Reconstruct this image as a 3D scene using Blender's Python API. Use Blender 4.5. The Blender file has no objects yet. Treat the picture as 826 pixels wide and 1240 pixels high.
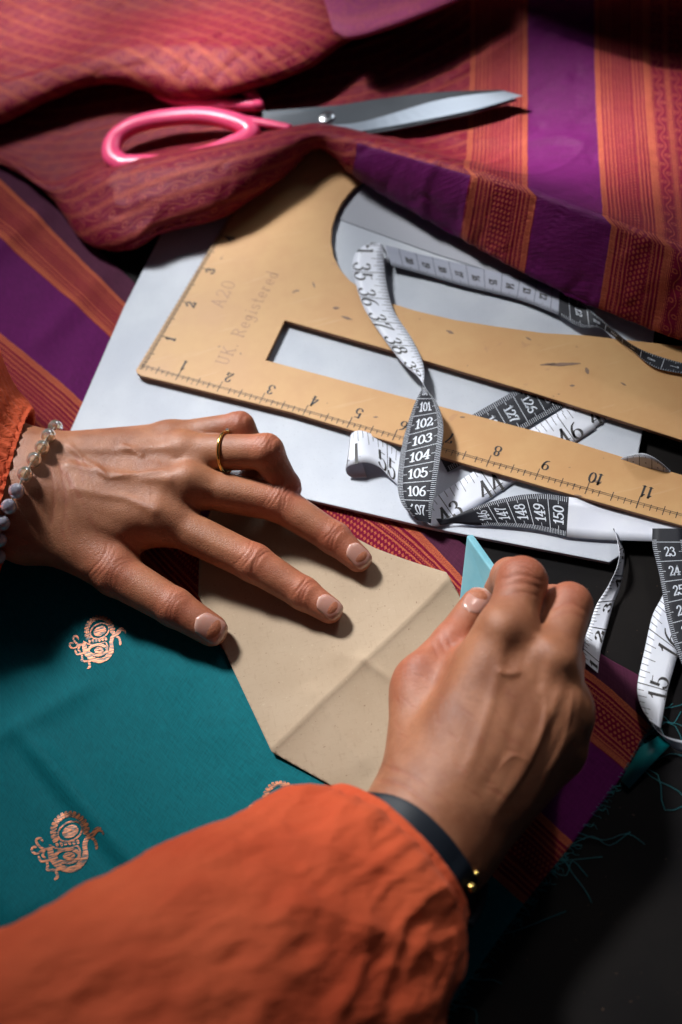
import bpy, math
import numpy as np
from mathutils import Vector
from mathutils.bvhtree import BVHTree

rng = np.random.RandomState(7)
S = 0.01                                            # everything below is written in centimetres
scene = bpy.context.scene
col = scene.collection

# ------------------------------------------------------------------ camera
FPX, CW, CH = 1600.0, 826.0, 1240.0
RTOP = 0.84                                         # height of the ruler's upper face over the table
CAMH, PITCH, ROLL = 55.92 + RTOP, 0.553, 0.267
_R = np.array([1.0, 0, 0]); _U = np.array([0, math.cos(PITCH), math.sin(PITCH)]); FW = np.array([0, math.sin(PITCH), -math.cos(PITCH)])
RR = math.cos(ROLL) * _R - math.sin(ROLL) * _U
UU = math.sin(ROLL) * _R + math.cos(ROLL) * _U
CAM = np.array([0, 0, CAMH])

def ray(px, py):
    return (px - CW / 2) / FPX * RR - (py - CH / 2) / FPX * UU + FW

def P(px, py, z=0.0):
    d = ray(px, py)
    return CAM + d * ((z - CAMH) / d[2])

cam_d = bpy.data.cameras.new('camera'); cam = bpy.data.objects.new('camera', cam_d); col.objects.link(cam)
from mathutils import Matrix
M4 = Matrix.Identity(4)
for i in range(3):
    M4[i][0] = RR[i]; M4[i][1] = UU[i]; M4[i][2] = -FW[i]; M4[i][3] = CAM[i] * S
cam.matrix_world = M4
cam_d.sensor_fit = 'VERTICAL'; cam_d.sensor_height = 36.0; cam_d.sensor_width = 24.0
cam_d.lens = FPX / CH * 36.0
cam_d.clip_start = 0.02; cam_d.clip_end = 20.0
cam_d.dof.use_dof = True
cam_d.dof.focus_distance = float(np.dot(P(530, 640, 2.2) - CAM, FW)) * S
cam_d.dof.aperture_fstop = 5.2
scene.camera = cam

# ------------------------------------------------------------------ light
world = bpy.data.worlds.new('World'); scene.world = world; world.use_nodes = True
bg = world.node_tree.nodes['Background']
bg.inputs[0].default_value = (0.55, 0.7, 1.0, 1); bg.inputs[1].default_value = 0.022

def area(name, loc, target, size, power, color, size_y=None, spread=180):
    l = bpy.data.lights.new(name, 'AREA'); l.energy = power; l.color = color; l.size = size * S
    l.spread = math.radians(spread)
    if size_y:
        l.shape = 'RECTANGLE'; l.size_y = size_y * S
    o = bpy.data.objects.new(name, l); col.objects.link(o)
    o.location = Vector(loc) * S
    o.rotation_euler = (Vector(target) - Vector(loc)).to_track_quat('-Z', 'Y').to_euler()
    return o
TGT = P(400, 560, 0)
KEY = np.array([-46.0, 150.0, 124.0])
area('window_light', KEY, TGT, 34, 9, (0.93, 0.97, 1.0), 36)
area('fill_light', (95, 150, 100), TGT, 60, 3.2, (0.85, 0.92, 1.0))  # soft unseen fill, added to lift the border cloth
def pool(name, px, py, radius, power, color=(1.0, 0.97, 0.94), off=(0, 0, 0), blend=1.0, soft=.13):
    l = bpy.data.lights.new(name, 'SPOT'); l.energy = power; l.color = color
    tgt = P(px, py, 1.0); loc = KEY + np.array(off, float); dist = np.linalg.norm(tgt - loc)
    l.spot_size = 2 * math.atan(radius / dist); l.spot_blend = blend; l.shadow_soft_size = soft
    o = bpy.data.objects.new(name, l); col.objects.link(o); o.location = Vector(loc) * S
    o.rotation_euler = (Vector(tgt) - Vector(loc)).to_track_quat('-Z', 'Y').to_euler()
pool('added_beam_spot', 370, 700, 22, 205, (0.96, 0.98, 1.0), soft=.17)  # added spot, concentrates the key light on the middle
pool('border_fill_spot', 690, 920, 8, 130, (1.0, .9, .85), off=(141, 0, -24))  # added spot from the fill's side, brightens the border by the wrist
pool('added_pool_spot', 120, 480, 9, 110, (.93, .98, 1.0))  # this and the next spots are added to imitate dappled window light
pool('added_pool_spot', 600, 850, 12, 150)
pool('added_pool_spot', 650, 195, 7.0, 440, soft=.05)
pool('added_pool_spot', 810, 165, 5, 330, soft=.05)
pool('added_pool_spot', 300, 84, 5.0, 420, soft=.05)
pool('added_pool_spot', 60, 60, 7, 170, soft=.05)
pool('added_pool_spot', 240, 210, 5, 240, soft=.05)
scene.view_settings.view_transform = 'Standard'; scene.view_settings.look = 'None'
scene.view_settings.exposure = 0.0; scene.view_settings.gamma = 1.0
scene.render.engine = 'CYCLES'
try:
    scene.cycles.use_denoising = True
except Exception:
    pass

# ------------------------------------------------------------------ helpers: objects
def tag(o, label=None, cat=None, group=None, kind=None):
    if label: o['label'] = label
    if cat: o['category'] = cat
    if group: o['group'] = group
    if kind: o['kind'] = kind
    return o

def empty(name, label, cat, loc=(0, 0, 0), group=None):
    o = bpy.data.objects.new(name, None); col.objects.link(o); o.empty_display_size = 0.01
    o.location = Vector(loc) * S
    return tag(o, label, cat, group)

def mesh_obj(name, verts, faces, mats, parent=None, smooth=True, uv=None, mat_idx=None, attr=None):
    """verts in world centimetres"""
    v = np.asarray(verts, dtype=float).reshape(-1, 3) * S
    off = np.zeros(3)
    if parent is not None:
        p = parent
        while p is not None:
            off += np.array(p.location); p = p.parent
    else:
        off = v.mean(axis=0)
    me = bpy.data.meshes.new(name)
    me.from_pydata((v - off).tolist(), [], [tuple(int(i) for i in f) for f in faces])
    if not isinstance(mats, (list, tuple)): mats = [mats]
    for m in mats: me.materials.append(m)
    if smooth: me.polygons.foreach_set('use_smooth', [True] * len(me.polygons))
    if mat_idx is not None: me.polygons.foreach_set('material_index', list(mat_idx))
    if uv is not None:
        uvl = me.uv_layers.new(name='UVMap')
        li = np.empty(len(me.loops), dtype=np.int32); me.loops.foreach_get('vertex_index', li)
        uvl.data.foreach_set('uv', np.asarray(uv, dtype=float)[li].ravel())
    if attr:
        for k, a in attr.items():
            at = me.attributes.new(k, 'FLOAT', 'POINT'); at.data.foreach_set('value', np.asarray(a, dtype=float))
    me.update()
    o = bpy.data.objects.new(name, me); col.objects.link(o)
    if parent is not None: o.parent = parent
    else: o.location = off
    return o

def grid_faces(nv, nu, close_u=False):
    f = []
    for j in range(nv - 1):
        for i in range(nu if close_u else nu - 1):
            a = j * nu + i; b = j * nu + (i + 1) % nu
            f.append((a, b, b + nu, a + nu))
    return f

def solidify(o, t, offset=-1):
    m = o.modifiers.new('thickness', 'SOLIDIFY'); m.thickness = t * S; m.offset = offset
    return o

def bevel(o, w, seg=2, ang=30):
    m = o.modifiers.new('bevel', 'BEVEL'); m.width = w * S; m.segments = seg; m.limit_method = 'ANGLE'; m.angle_limit = math.radians(ang)
    return o

def cr(pts, n):
    """Catmull-Rom through pts (rows), n samples, uniform parameter"""
    p = np.asarray(pts, dtype=float); m = len(p)
    if m == 2:
        t = np.linspace(0, 1, n)[:, None]
        return p[0] * (1 - t) + p[1] * t
    q = np.concatenate([(2 * p[0] - p[1])[None], p, (2 * p[-1] - p[-2])[None]])
    t = np.linspace(0, m - 1 - 1e-9, n); i = t.astype(int); f = (t - i)
    sh = (-1,) + (1,) * (p.ndim - 1)
    f = f.reshape(sh)
    a, b, c, d = q[i], q[i + 1], q[i + 2], q[i + 3]
    return 0.5 * (2 * b + (c - a) * f + (2 * a - 5 * b + 4 * c - d) * f ** 2 + (3 * b - a - 3 * c + d) * f ** 3)

def cr_len(pts, n):
    """Catmull-Rom then re-sampled at even spacing"""
    d = cr(pts, max(n * 6, 200)); l = np.r_[0, np.cumsum(np.linalg.norm(np.diff(d, axis=0), axis=1))]
    t = np.linspace(0, l[-1], n)
    return np.stack([np.interp(t, l, d[:, k]) for k in range(d.shape[1])], axis=1)

def hermite_rail(pts, xs):
    """rail (x,y,z) sampled at xs with a monotone-ish cubic"""
    p = np.asarray(pts, dtype=float); x = p[:, 0]
    out = []
    for k in (1, 2):
        y = p[:, k]; d = np.diff(y) / np.diff(x)
        m = np.zeros(len(x)); m[1:-1] = (d[:-1] + d[1:]) / 2; m[0] = d[0]; m[-1] = d[-1]
        bad = np.zeros(len(x), bool); bad[1:-1] = d[:-1] * d[1:] < 0; m[bad] *= 0.25
        i = np.clip(np.searchsorted(x, xs) - 1, 0, len(x) - 2); h = x[i + 1] - x[i]; t = np.clip((xs - x[i]) / h, 0, 1)
        r = (2 * t ** 3 - 3 * t ** 2 + 1) * y[i] + (t ** 3 - 2 * t ** 2 + t) * h * m[i] + (-2 * t ** 3 + 3 * t ** 2) * y[i + 1] + (t ** 3 - t ** 2) * h * m[i + 1]
        out.append(r)
    return np.stack([xs, out[0], out[1]], axis=1)

def Pn(a):
    a = np.asarray(a, dtype=float)
    d = ((a[..., 0:1] - CW / 2) / FPX) * RR - ((a[..., 1:2] - CH / 2) / FPX) * UU + FW
    return CAM + d * ((a[..., 2:3] - CAMH) / d[..., 2:3])

def vnoise(p, seed=0):
    """smooth value noise, p (...,3)"""
    p = np.asarray(p, dtype=float); i = np.floor(p).astype(np.int64); f = p - i; f = f * f * (3 - 2 * f)
    def h(a, b, c):
        n = (a * 73856093) ^ (b * 19349663) ^ (c * 83492791) ^ (seed * 2654435761)
        n = (n ^ (n >> 13)) * 1274126177
        return ((n ^ (n >> 16)) & 0xffff) / 65535.0
    r = 0
    for dx in (0, 1):
        for dy in (0, 1):
            for dz in (0, 1):
                w = (f[..., 0] if dx else 1 - f[..., 0]) * (f[..., 1] if dy else 1 - f[..., 1]) * (f[..., 2] if dz else 1 - f[..., 2])
                r = r + w * h(i[..., 0] + dx, i[..., 1] + dy, i[..., 2] + dz)
    return r * 2 - 1

def fbm(p, oct=3, seed=0):
    p = np.asarray(p, dtype=float); r = 0; a = 1
    for k in range(oct):
        r = r + a * vnoise(p * 2 ** k, seed + k); a *= 0.5
    return r

def tube(path, radius, n=10, cap=True, closed=False, squash=None):
    path = np.asarray(path, dtype=float); m = len(path)
    rad = np.broadcast_to(np.asarray(radius, dtype=float), (m,))
    t = np.gradient(path, axis=0)
    if closed: t = np.roll(path, -1, 0) - np.roll(path, 1, 0)
    t /= np.linalg.norm(t, axis=1)[:, None] + 1e-12
    ref = np.array([0, 0, 1.0]) if abs(t[0][2]) < .9 else np.array([1.0, 0, 0])
    V = []
    s = np.cross(t[0], ref); s /= np.linalg.norm(s)
    for i in range(m):
        s = s - t[i] * np.dot(s, t[i]); s /= np.linalg.norm(s); b = np.cross(t[i], s)
        for k in range(n):
            a = 2 * math.pi * k / n
            sq = squash if squash else (1, 1)
            V.append(path[i] + rad[i] * (math.cos(a) * s * sq[0] + math.sin(a) * b * sq[1]))
    Fc = grid_faces(m, n, True)
    if closed:
        Fc += [((m - 1) * n + k, (m - 1) * n + (k + 1) % n, (k + 1) % n, k) for k in range(n)]
    elif cap:
        Fc.append(tuple(range(n - 1, -1, -1))); Fc.append(tuple((m - 1) * n + k for k in range(n)))
    return np.array(V), Fc

def prism(poly, z0, z1):
    """poly: list of world xy (n,2); z1 may be a list"""
    n = len(poly); poly = np.asarray(poly, dtype=float)
    a = sum(poly[i][0] * poly[(i + 1) % n][1] - poly[(i + 1) % n][0] * poly[i][1] for i in range(n))
    if a < 0: poly = poly[::-1]
    V = [(x, y, z0) for x, y in poly[:, :2]] + [(x, y, z1) for x, y in poly[:, :2]]
    Fc = [tuple(range(n - 1, -1, -1)), tuple(range(n, 2 * n))] + [(i, (i + 1) % n, (i + 1) % n + n, i + n) for i in range(n)]
    return V, Fc

def join(parts):
    V = []; Fc = []; o = 0
    for v, f in parts:
        v = np.asarray(v); V.append(v); Fc += [tuple(i + o for i in q) for q in f]; o += len(v)
    return np.vstack(V), Fc

# ------------------------------------------------------------------ helpers: node expressions
class X:
    nt = None
    def __init__(s, v): s.v = v
    @staticmethod
    def m(op, *a):
        n = X.nt.nodes.new('ShaderNodeMath'); n.operation = op
        for i, q in enumerate(a):
            q = q.v if isinstance(q, X) else q
            if isinstance(q, (int, float)): n.inputs[i].default_value = q
            else: X.nt.links.new(q, n.inputs[i])
        return X(n.outputs[0])
    def __add__(s, o): return X.m('ADD', s, o)
    def __radd__(s, o): return X.m('ADD', o, s)
    def __sub__(s, o): return X.m('SUBTRACT', s, o)
    def __rsub__(s, o): return X.m('SUBTRACT', o, s)
    def __mul__(s, o): return X.m('MULTIPLY', s, o)
    def __rmul__(s, o): return X.m('MULTIPLY', o, s)
    def __truediv__(s, o): return X.m('DIVIDE', s, o)
    def fr(s): return X.m('FRACT', s)
    def fl(s): return X.m('FLOOR', s)
    def sin(s): return X.m('SINE', s)
    def abs(s): return X.m('ABSOLUTE', s)
    def lt(s, o): return X.m('LESS_THAN', s, o)
    def gt(s, o): return X.m('GREATER_THAN', s, o)
    def mx(s, o): return X.m('MAXIMUM', s, o)
    def mn(s, o): return X.m('MINIMUM', s, o)
    def sq(s): return X.m('SQRT', s)
    def step(s, a, b):
        """smooth 0..1 between a and b"""
        n = X.nt.nodes.new('ShaderNodeMapRange'); n.interpolation_type = 'SMOOTHSTEP'
        X.nt.links.new(s.v, n.inputs[0]); n.inputs[1].default_value = a; n.inputs[2].default_value = b
        return X(n.outputs[0])
    def inside(s, a, b): return s.gt(a) * s.lt(b)

def newmat(name, color=(.5, .5, .5), rough=.5, metal=0.0, spec=.5):
    m = bpy.data.materials.new(name); m.use_nodes = True; X.nt = m.node_tree
    b = m.node_tree.nodes['Principled BSDF']
    b.inputs['Base Color'].default_value = (*color, 1); b.inputs['Roughness'].default_value = rough
    b.inputs['Metallic'].default_value = metal; b.inputs['Specular IOR Level'].default_value = spec
    return m, b

def setin(b, name, v):
    v = v.v if isinstance(v, X) else v
    if isinstance(v, (int, float)): b.inputs[name].default_value = v
    elif isinstance(v, tuple): b.inputs[name].default_value = (*v, 1)
    else: X.nt.links.new(v, b.inputs[name])

def mixc(fac, a, c):
    n = X.nt.nodes.new('ShaderNodeMix'); n.data_type = 'RGBA'
    for q, i in ((fac, 0), (a, 6), (c, 7)):
        q = q.v if isinstance(q, X) else q
        if isinstance(q, (int, float)): n.inputs[i].default_value = q
        elif isinstance(q, tuple): n.inputs[i].default_value = (*q, 1)
        else: X.nt.links.new(q, n.inputs[i])
    return X(n.outputs[2])

def uvxy():
    n = X.nt.nodes.new('ShaderNodeUVMap'); n.uv_map = 'UVMap'
    s = X.nt.nodes.new('ShaderNodeSeparateXYZ'); X.nt.links.new(n.outputs[0], s.inputs[0])
    return X(s.outputs[0]), X(s.outputs[1])

def objpos(scale=(1, 1, 1)):
    n = X.nt.nodes.new('ShaderNodeNewGeometry')
    m = X.nt.nodes.new('ShaderNodeMapping'); m.inputs['Scale'].default_value = scale
    X.nt.links.new(n.outputs['Position'], m.inputs[0])
    return m.outputs[0]

def comb(x, y, z=0.0):
    n = X.nt.nodes.new('ShaderNodeCombineXYZ')
    for q, i in ((x, 0), (y, 1), (z, 2)):
        q = q.v if isinstance(q, X) else q
        if isinstance(q, (int, float)): n.inputs[i].default_value = q
        else: X.nt.links.new(q, n.inputs[i])
    return n.outputs[0]

def noise(vec, scale, detail=3, rough=.5, dist=0.0):
    n = X.nt.nodes.new('ShaderNodeTexNoise'); X.nt.links.new(vec, n.inputs['Vector'])
    n.inputs['Scale'].default_value = scale; n.inputs['Detail'].default_value = detail; n.inputs['Roughness'].default_value = rough
    n.inputs['Distortion'].default_value = dist
    return X(n.outputs[0])

def voro(vec, scale, feature='F1'):
    n = X.nt.nodes.new('ShaderNodeTexVoronoi'); X.nt.links.new(vec, n.inputs['Vector']); n.feature = feature
    n.inputs['Scale'].default_value = scale
    return X(n.outputs[0])

def bump(b, h, strength=.5, dist=.02, prev=None):
    n = X.nt.nodes.new('ShaderNodeBump'); n.inputs['Strength'].default_value = strength; n.inputs['Distance'].default_value = dist * S
    X.nt.links.new(h.v, n.inputs['Height'])
    if prev is not None: X.nt.links.new(prev, n.inputs['Normal'])
    X.nt.links.new(n.outputs[0], b.inputs['Normal'])
    return n.outputs[0]

# ------------------------------------------------------------------ materials
COPPER = (0.80, 0.27, 0.09); COPPER2 = (0.50, 0.10, 0.05)
CRIM = (0.19, 0.003, 0.026); PURP = (0.12, 0.006, 0.095); TEAL = (0.0006, 0.155, 0.18)

def vine_rows(x, y, period, k=1.0):
    """brocade rows: x across the rows, y along; returns 0..1 zari mask"""
    p = (x / period).fr(); q = y * k
    lines = p.inside(.02, .07).mx(p.inside(.11, .14)).mx(p.inside(.86, .89)).mx(p.inside(.93, .98))
    w = (q * 3.0).sin() * .13
    vine = (p - .5 - w).abs().lt(.03)
    cx = (q * 0.955).fr() - .5; cy = (p - .5) * period
    side = ((q * 0.955).fl() * .5).fr().gt(.2) * .30 - .15
    r = ((cx * .9) * (cx * .9) + (cy - side * period) * (cy - side * period)).sq()
    ring = (r - .12 * period).abs().lt(.035 * period)
    dots = (((q * 4.2).fr() - .5).abs().lt(.28)) * (p.inside(.19, .235).mx(p.inside(.775, .82)))
    return lines.mx((vine.mx(ring)).mx(dots) * .62)

def band(v, u, a, b):
    """mask of zari inside one border band between v=a and v=b"""
    x = v - a; w = b - a
    solid = x.inside(.03, .30).mx(x.inside(w - .30, w - .04)) * .7
    fine = ((x * 4.8).fr().lt(.38)) * (x.lt(w * .36).mx(x.gt(w * .66)))
    mid = x.inside(w * .36, w * .66)
    dd = ((u * 4.2 + (x * 5.2).fl() * .5).fr() - .5).abs() + ((x * 5.2).fr() - .5).abs()
    dots = dd.lt(.40) * mid * .8
    fd = ((u * 6.5).fr().lt(.55)) * ((x * 6.2 + .5).fr().lt(.25)) * (1 - mid)
    return solid.mx(fine * .85).mx(dots).mx(fd * .6)

def silk(b, basecol, zmask, u, v, rough=.5, fold=.5, spec=.2):
    """finish a silk material: zari threads, sheen, weave relief"""
    th = noise(comb(u * 1.0, v * 1.0), 26, 2, .6); th2 = noise(comb(u * 2.5, v * 40.0), 1.0, 2)
    broken = (th.step(.36, .62)) * .8 + .15
    zm = zmask * broken
    zc = mixc(th2, COPPER2, COPPER)
    tone = noise(comb(u, v), .35, 3)
    basev = mixc(th2 * .5, basecol, mixc(.35, basecol, (0.02, 0.0, 0.02)))
    slub = noise(comb(u * 1.2, v * 9.0), 1.0, 3, .6); slub2 = noise(comb(u * 14.0, v * 1.6), 1.0, 2, .6)
    basev = mixc(((slub - .5) * .9 + (slub2 - .5) * .9 + .22).mx(0.0), basev, mixc(.6, basev, (.0, .0, .0)))
    c = mixc(zm, basev, zc)
    setin(b, 'Base Color', c)
    setin(b, 'Metallic', zm * .7)
    setin(b, 'Roughness', rough - zm * .08 + tone * .08)
    b.inputs['Sheen Weight'].default_value = .03; b.inputs['Sheen Roughness'].default_value = .4; b.inputs['Specular IOR Level'].default_value = spec; b.inputs['Specular Tint'].default_value = (1, .75, .75, 1)
    h = zm * .6 + th * .35 + th2 * .35 + slub * .9 + slub2 * .7
    n1 = bump(b, tone + noise(comb(u * 1.0, v * 3.0), 2.2, 3) * .5, fold, .12)
    bump(b, h, .7, .025, n1)

# teal sari with its border
m_sari, b = newmat('teal_silk'); U_, V_ = uvxy()
wob = (noise(comb(U_, V_), 1.2, 2) - .5) * .06; Vw = V_ + wob
z = band(Vw, U_, 1.2, 3.7) * Vw.inside(1.2, 3.7) + band(Vw, U_, 7.2, 10.2) * Vw.inside(7.2, 10.2)
base = mixc(Vw.gt(1.2), (0.085, 0.018, 0.045), CRIM)
base = mixc(Vw.gt(3.7), base, PURP)
base = mixc(Vw.gt(7.2), base, CRIM)
base = mixc(Vw.gt(10.2), base, TEAL)
silk(b, base, z, U_, V_, .68, .12, .1)

# maroon brocade with purple bands (U across the bands, V along them)
m_maroon, b = newmat('maroon_brocade'); U_, V_ = uvxy()
att = X.nt.nodes.new('ShaderNodeAttribute'); att.attribute_name = 'front'; fr_ = X(att.outputs['Fac'])
wob = (noise(comb(U_, V_), 1.0, 2) - .5) * .08; Uw = U_ + wob
# positions in cm across (photo pixels / 24)
purple = Uw.inside(26.65, 30.4).mx(fr_.gt(.5) * Uw.inside(17.6, 23.3))
bandz = band(Uw, V_, 23.4, 26.65) * Uw.inside(23.4, 26.65) + band(Uw, V_, 30.4, 33.4) * Uw.inside(30.4, 33.4)
field = vine_rows(V_ + U_ * .35, U_, 1.15, 1.4) * Uw.lt(23.4) * .55
# right of the bands: rows running with them
fieldr = vine_rows(Uw - 33.4, V_, 1.0, 1.6) * Uw.gt(33.4)
z = (bandz * .9 + field * (1 - fr_ * .0) + fieldr) * (1 - purple)
base = mixc(purple, CRIM, PURP)
silk(b, base, z, U_, V_, .5)

m_flap, b = newmat('maroon_brocade_flap'); U_, V_ = uvxy()
z = vine_rows(V_ - U_ * .8, U_ + V_ * .8, 1.5, 1.3)
silk(b, (.26, .004, .036), z * .8, U_, V_, .48)

m_table, b = newmat('dark_table', (.012, .011, .011), .42, spec=.07)
pz = objpos()
scr = noise(objpos((9, 160, 1)), 1.0, 4, .6); sp = noise(pz, 420, 2); bl = noise(pz, 9, 4)
c = mixc(bl.step(.35, .7), (.005, .0045, .005), (.013, .011, .010))
c = mixc(sp.step(.70, .76) * .6, c, (.10, .06, .04))
setin(b, 'Base Color', c); setin(b, 'Roughness', .62 + bl * .25 - scr * .1)
bump(b, scr * .5 + bl, .35, .05)

m_board, b = newmat('grey_board', (.56, .565, .61), .62)
g = noise(objpos(), 30, 5); g2 = noise(objpos(), 900, 2)
c = mixc(g.step(.3, .75), (.49, .52, .585), (.59, .62, .67)); c = mixc(g2.step(.64, .72) * .25, c, (.3, .3, .33))
setin(b, 'Base Color', c); bump(b, g2 + g, .25, .01)

m_paper, b = newmat('kraft_paper', (.47, .35, .24), .78, spec=.25)
pv = objpos(); fib = noise(objpos((260, 900, 1)), 1.0, 3); fib2 = noise(objpos((900, 200, 1)), 1.0, 3); g = noise(pv, 22, 4); sp = noise(pv, 700, 1)
c = mixc(g.step(.25, .75), (.36, .262, .172), (.43, .325, .225))
c = mixc((fib.step(.56, .72) + fib2.step(.56, .72)) * .3, c, (.30, .21, .135))
c = mixc(sp.step(.745, .775) * .7, c, (.20, .12, .07))
c = mixc(sp.step(.30, .24) * .1, c, (.78, .64, .48))
setin(b, 'Base Color', c); bump(b, fib + fib2 + g, .3, .012)

m_ruler, b = newmat('tan_plastic', (.60, .33, .145), .36, spec=.45)
pv = objpos(); g = noise(pv, 26, 5, .6); gr = noise(objpos((25, 300, 1)), 1.0, 3); sp = noise(pv, 210, 2); sp2 = noise(pv, 75, 3, .6, .6)
c = mixc(g.step(.3, .75), (.60, .312, .115), (.67, .385, .155))
c = mixc(sp.step(.73, .77) * .6, c, (.20, .10, .06)); c = mixc(sp2.step(.67, .74) * .25, c, (.40, .17, .10))
c = mixc(gr.step(.62, .7) * .15, c, (.75, .5, .3))
setin(b, 'Base Color', c); setin(b, 'Roughness', .44 + g * .2); bump(b, g + gr * .4, .18, .02)
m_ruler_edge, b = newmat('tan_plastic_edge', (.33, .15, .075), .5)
m_ink, b = newmat('black_ink', (.022, .018, .018), .55)
m_ink_faint, b = newmat('worn_ink', (.045, .033, .027), .6)
m_engrave, b = newmat('engraved_groove', (.42, .19, .085), .45)
m_scuff, b = newmat('scuff_mark', (.25, .145, .09), .6)

m_tape_w, b = newmat('white_vinyl', (.74, .76, .84), .48)
g = noise(objpos(), 60, 4); wv = noise(objpos((1400, 1400, 1400)), 1.0, 1)
setin(b, 'Base Color', mixc(g.step(.3, .8), (.72, .74, .83), (.80, .82, .88))); bump(b, wv, .2, .006)
m_tape_b, b = newmat('black_vinyl', (.017, .018, .025), .6, spec=.3)
wv = noise(objpos((1400, 1400, 1400)), 1.0, 1); bump(b, wv, .25, .006)
m_white_ink, b = newmat('white_ink', (.72, .76, .84), .5)
m_chalk, b = newmat('blue_chalk', (.15, .47, .56), .72, spec=.2)
g = noise(objpos(), 55, 4); g2 = noise(objpos(), 500, 3)
setin(b, 'Base Color', mixc(g.step(.3, .8) * .6, (.22, .56, .67), (.40, .72, .79))); bump(b, g2 + g, .3, .02)
m_chalk_mark, b = newmat('chalk_emboss', (.32, .62, .70), .8)
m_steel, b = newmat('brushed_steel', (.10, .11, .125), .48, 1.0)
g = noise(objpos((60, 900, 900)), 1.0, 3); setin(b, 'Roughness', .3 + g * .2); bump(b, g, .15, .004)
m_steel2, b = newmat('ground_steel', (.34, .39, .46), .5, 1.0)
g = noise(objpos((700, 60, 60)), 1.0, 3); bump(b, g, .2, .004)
m_pink, b = newmat('pink_plastic', (.80, .075, .20), .3); b.inputs['Subsurface Weight'].default_value = .15
b.inputs['Subsurface Radius'].default_value = (.004, .001, .001)
m_gold, b = newmat('gold', (.86, .56, .16), .2, 1.0)
m_stone, b = newmat('clear_stone', (.95, .95, .95), .02); b.inputs['Transmission Weight'].default_value = .9; b.inputs['IOR'].default_value = 2.2
m_strap, b = newmat('navy_leather', (.006, .010, .017), .55, spec=.3)
g = noise(objpos(), 300, 3); bump(b, g, .3, .01)
m_bead_clear, b = newmat('golden_quartz', (.86, .80, .62), .04); b.inputs['Transmission Weight'].default_value = .85; b.inputs['IOR'].default_value = 1.5
g = noise(objpos(), 190, 3, .6, 1.5); setin(b, 'Base Color', mixc(g.step(.4, .65), (.95, .92, .82), (.80, .66, .36)))
m_bead_grey, b = newmat('grey_agate', (.36, .35, .40), .08); b.inputs['Transmission Weight'].default_value = .45; b.inputs['Subsurface Weight'].default_value = .6
b.inputs['Subsurface Radius'].default_value = (.003, .003, .004)
g = noise(objpos(), 150, 3); setin(b, 'Base Color', mixc(g.step(.35, .7), (.34, .33, .40), (.55, .54, .62)))
m_string, b = newmat('bracelet_cord', (.3, .25, .2), .6)

m_orange, b = newmat('orange_cotton', (.60, .105, .035), .78, spec=.2)
pv = objpos(); w1 = noise(objpos((900, 900, 900)), 1.0, 2); w2 = noise(pv, 95, 4, .6, .4); w3 = noise(pv, 18, 3)
setin(b, 'Base Color', mixc(w3.step(.3, .75), (.58, .074, .024), (.72, .12, .042)))
b.inputs['Sheen Weight'].default_value = .12; b.inputs['Sheen Roughness'].default_value = .5; b.inputs['Sheen Tint'].default_value = (1, .6, .45, 1)
n1 = bump(b, w2 + noise(objpos((90, 300, 200)), 1.0, 3, .6, .8), .75, .13); bump(b, w1, .5, .025, n1)
m_thread, b = newmat('teal_thread', (.005, .17, .20), .6)
m_motif, b = newmat('copper_zari', (.55, .20, .09), .42, .35)
g = noise(objpos((260, 1500, 1)), 1.0, 2); setin(b, 'Base Color', mixc(g.step(.36, .6), (.05, .07, .07), (.56, .19, .08)))
bump(b, g, .5, .02)

# skin
def skin_mat(name, lo, hi, red):
    m, b = newmat(name, hi, .5)
    pv = objpos(); g = noise(pv, 45, 5, .6); g2 = noise(pv, 260, 3, .6); cell = voro(pv, 900, 'DISTANCE_TO_EDGE'); cell2 = voro(objpos((520, 900, 520)), 1.0, 'DISTANCE_TO_EDGE')
    at = X.nt.nodes.new('ShaderNodeAttribute'); at.attribute_name = 'flush'; fl = X(at.outputs['Fac'])
    at2 = X.nt.nodes.new('ShaderNodeAttribute'); at2.attribute_name = 'crease'; cs = X(at2.outputs['Fac'])
    c = mixc(g.step(.3, .72), lo, hi)
    c = mixc(g2.step(.55, .8) * .35, c, tuple(v * .72 for v in lo))
    c = mixc(fl * .65, c, red)
    c = mixc(cs * .45, c, tuple(v * .6 for v in red))
    setin(b, 'Base Color', c)
    setin(b, 'Roughness', .38 + g2 * .2)
    b.inputs['Subsurface Weight'].default_value = .12
    b.inputs['Subsurface Radius'].default_value = (.006, .002, .001); b.inputs['Subsurface Scale'].default_value = .6
    b.inputs['Specular IOR Level'].default_value = .45
    lines = noise(objpos((420, 1500, 700)), 1.0, 3, .6, .5)
    n1 = bump(b, g + g2 * .5, .4, .05)
    bump(b, cell.step(.0, .14) + cell2.step(.0, .14) * .8 + lines * 1.0, .32, .018, n1)
    return m
m_skin = skin_mat('skin', (.27, .095, .044), (.41, .168, .084), (.46, .098, .055))
m_nail, b = newmat('fingernail', (.52, .27, .22), .26); b.inputs['Subsurface Weight'].default_value = .3
b.inputs['Subsurface Radius'].default_value = (.004, .002, .001)
U_, V_ = uvxy()
setin(b, 'Base Color', mixc(V_.step(.86, .95) * .7, mixc(V_.step(.0, .25), (.56, .34, .28), (.47, .24, .185)), (.62, .47, .38)))
bump(b, noise(comb(U_ * 40, V_ * 2), 1.0, 1), .15, .01)

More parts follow.
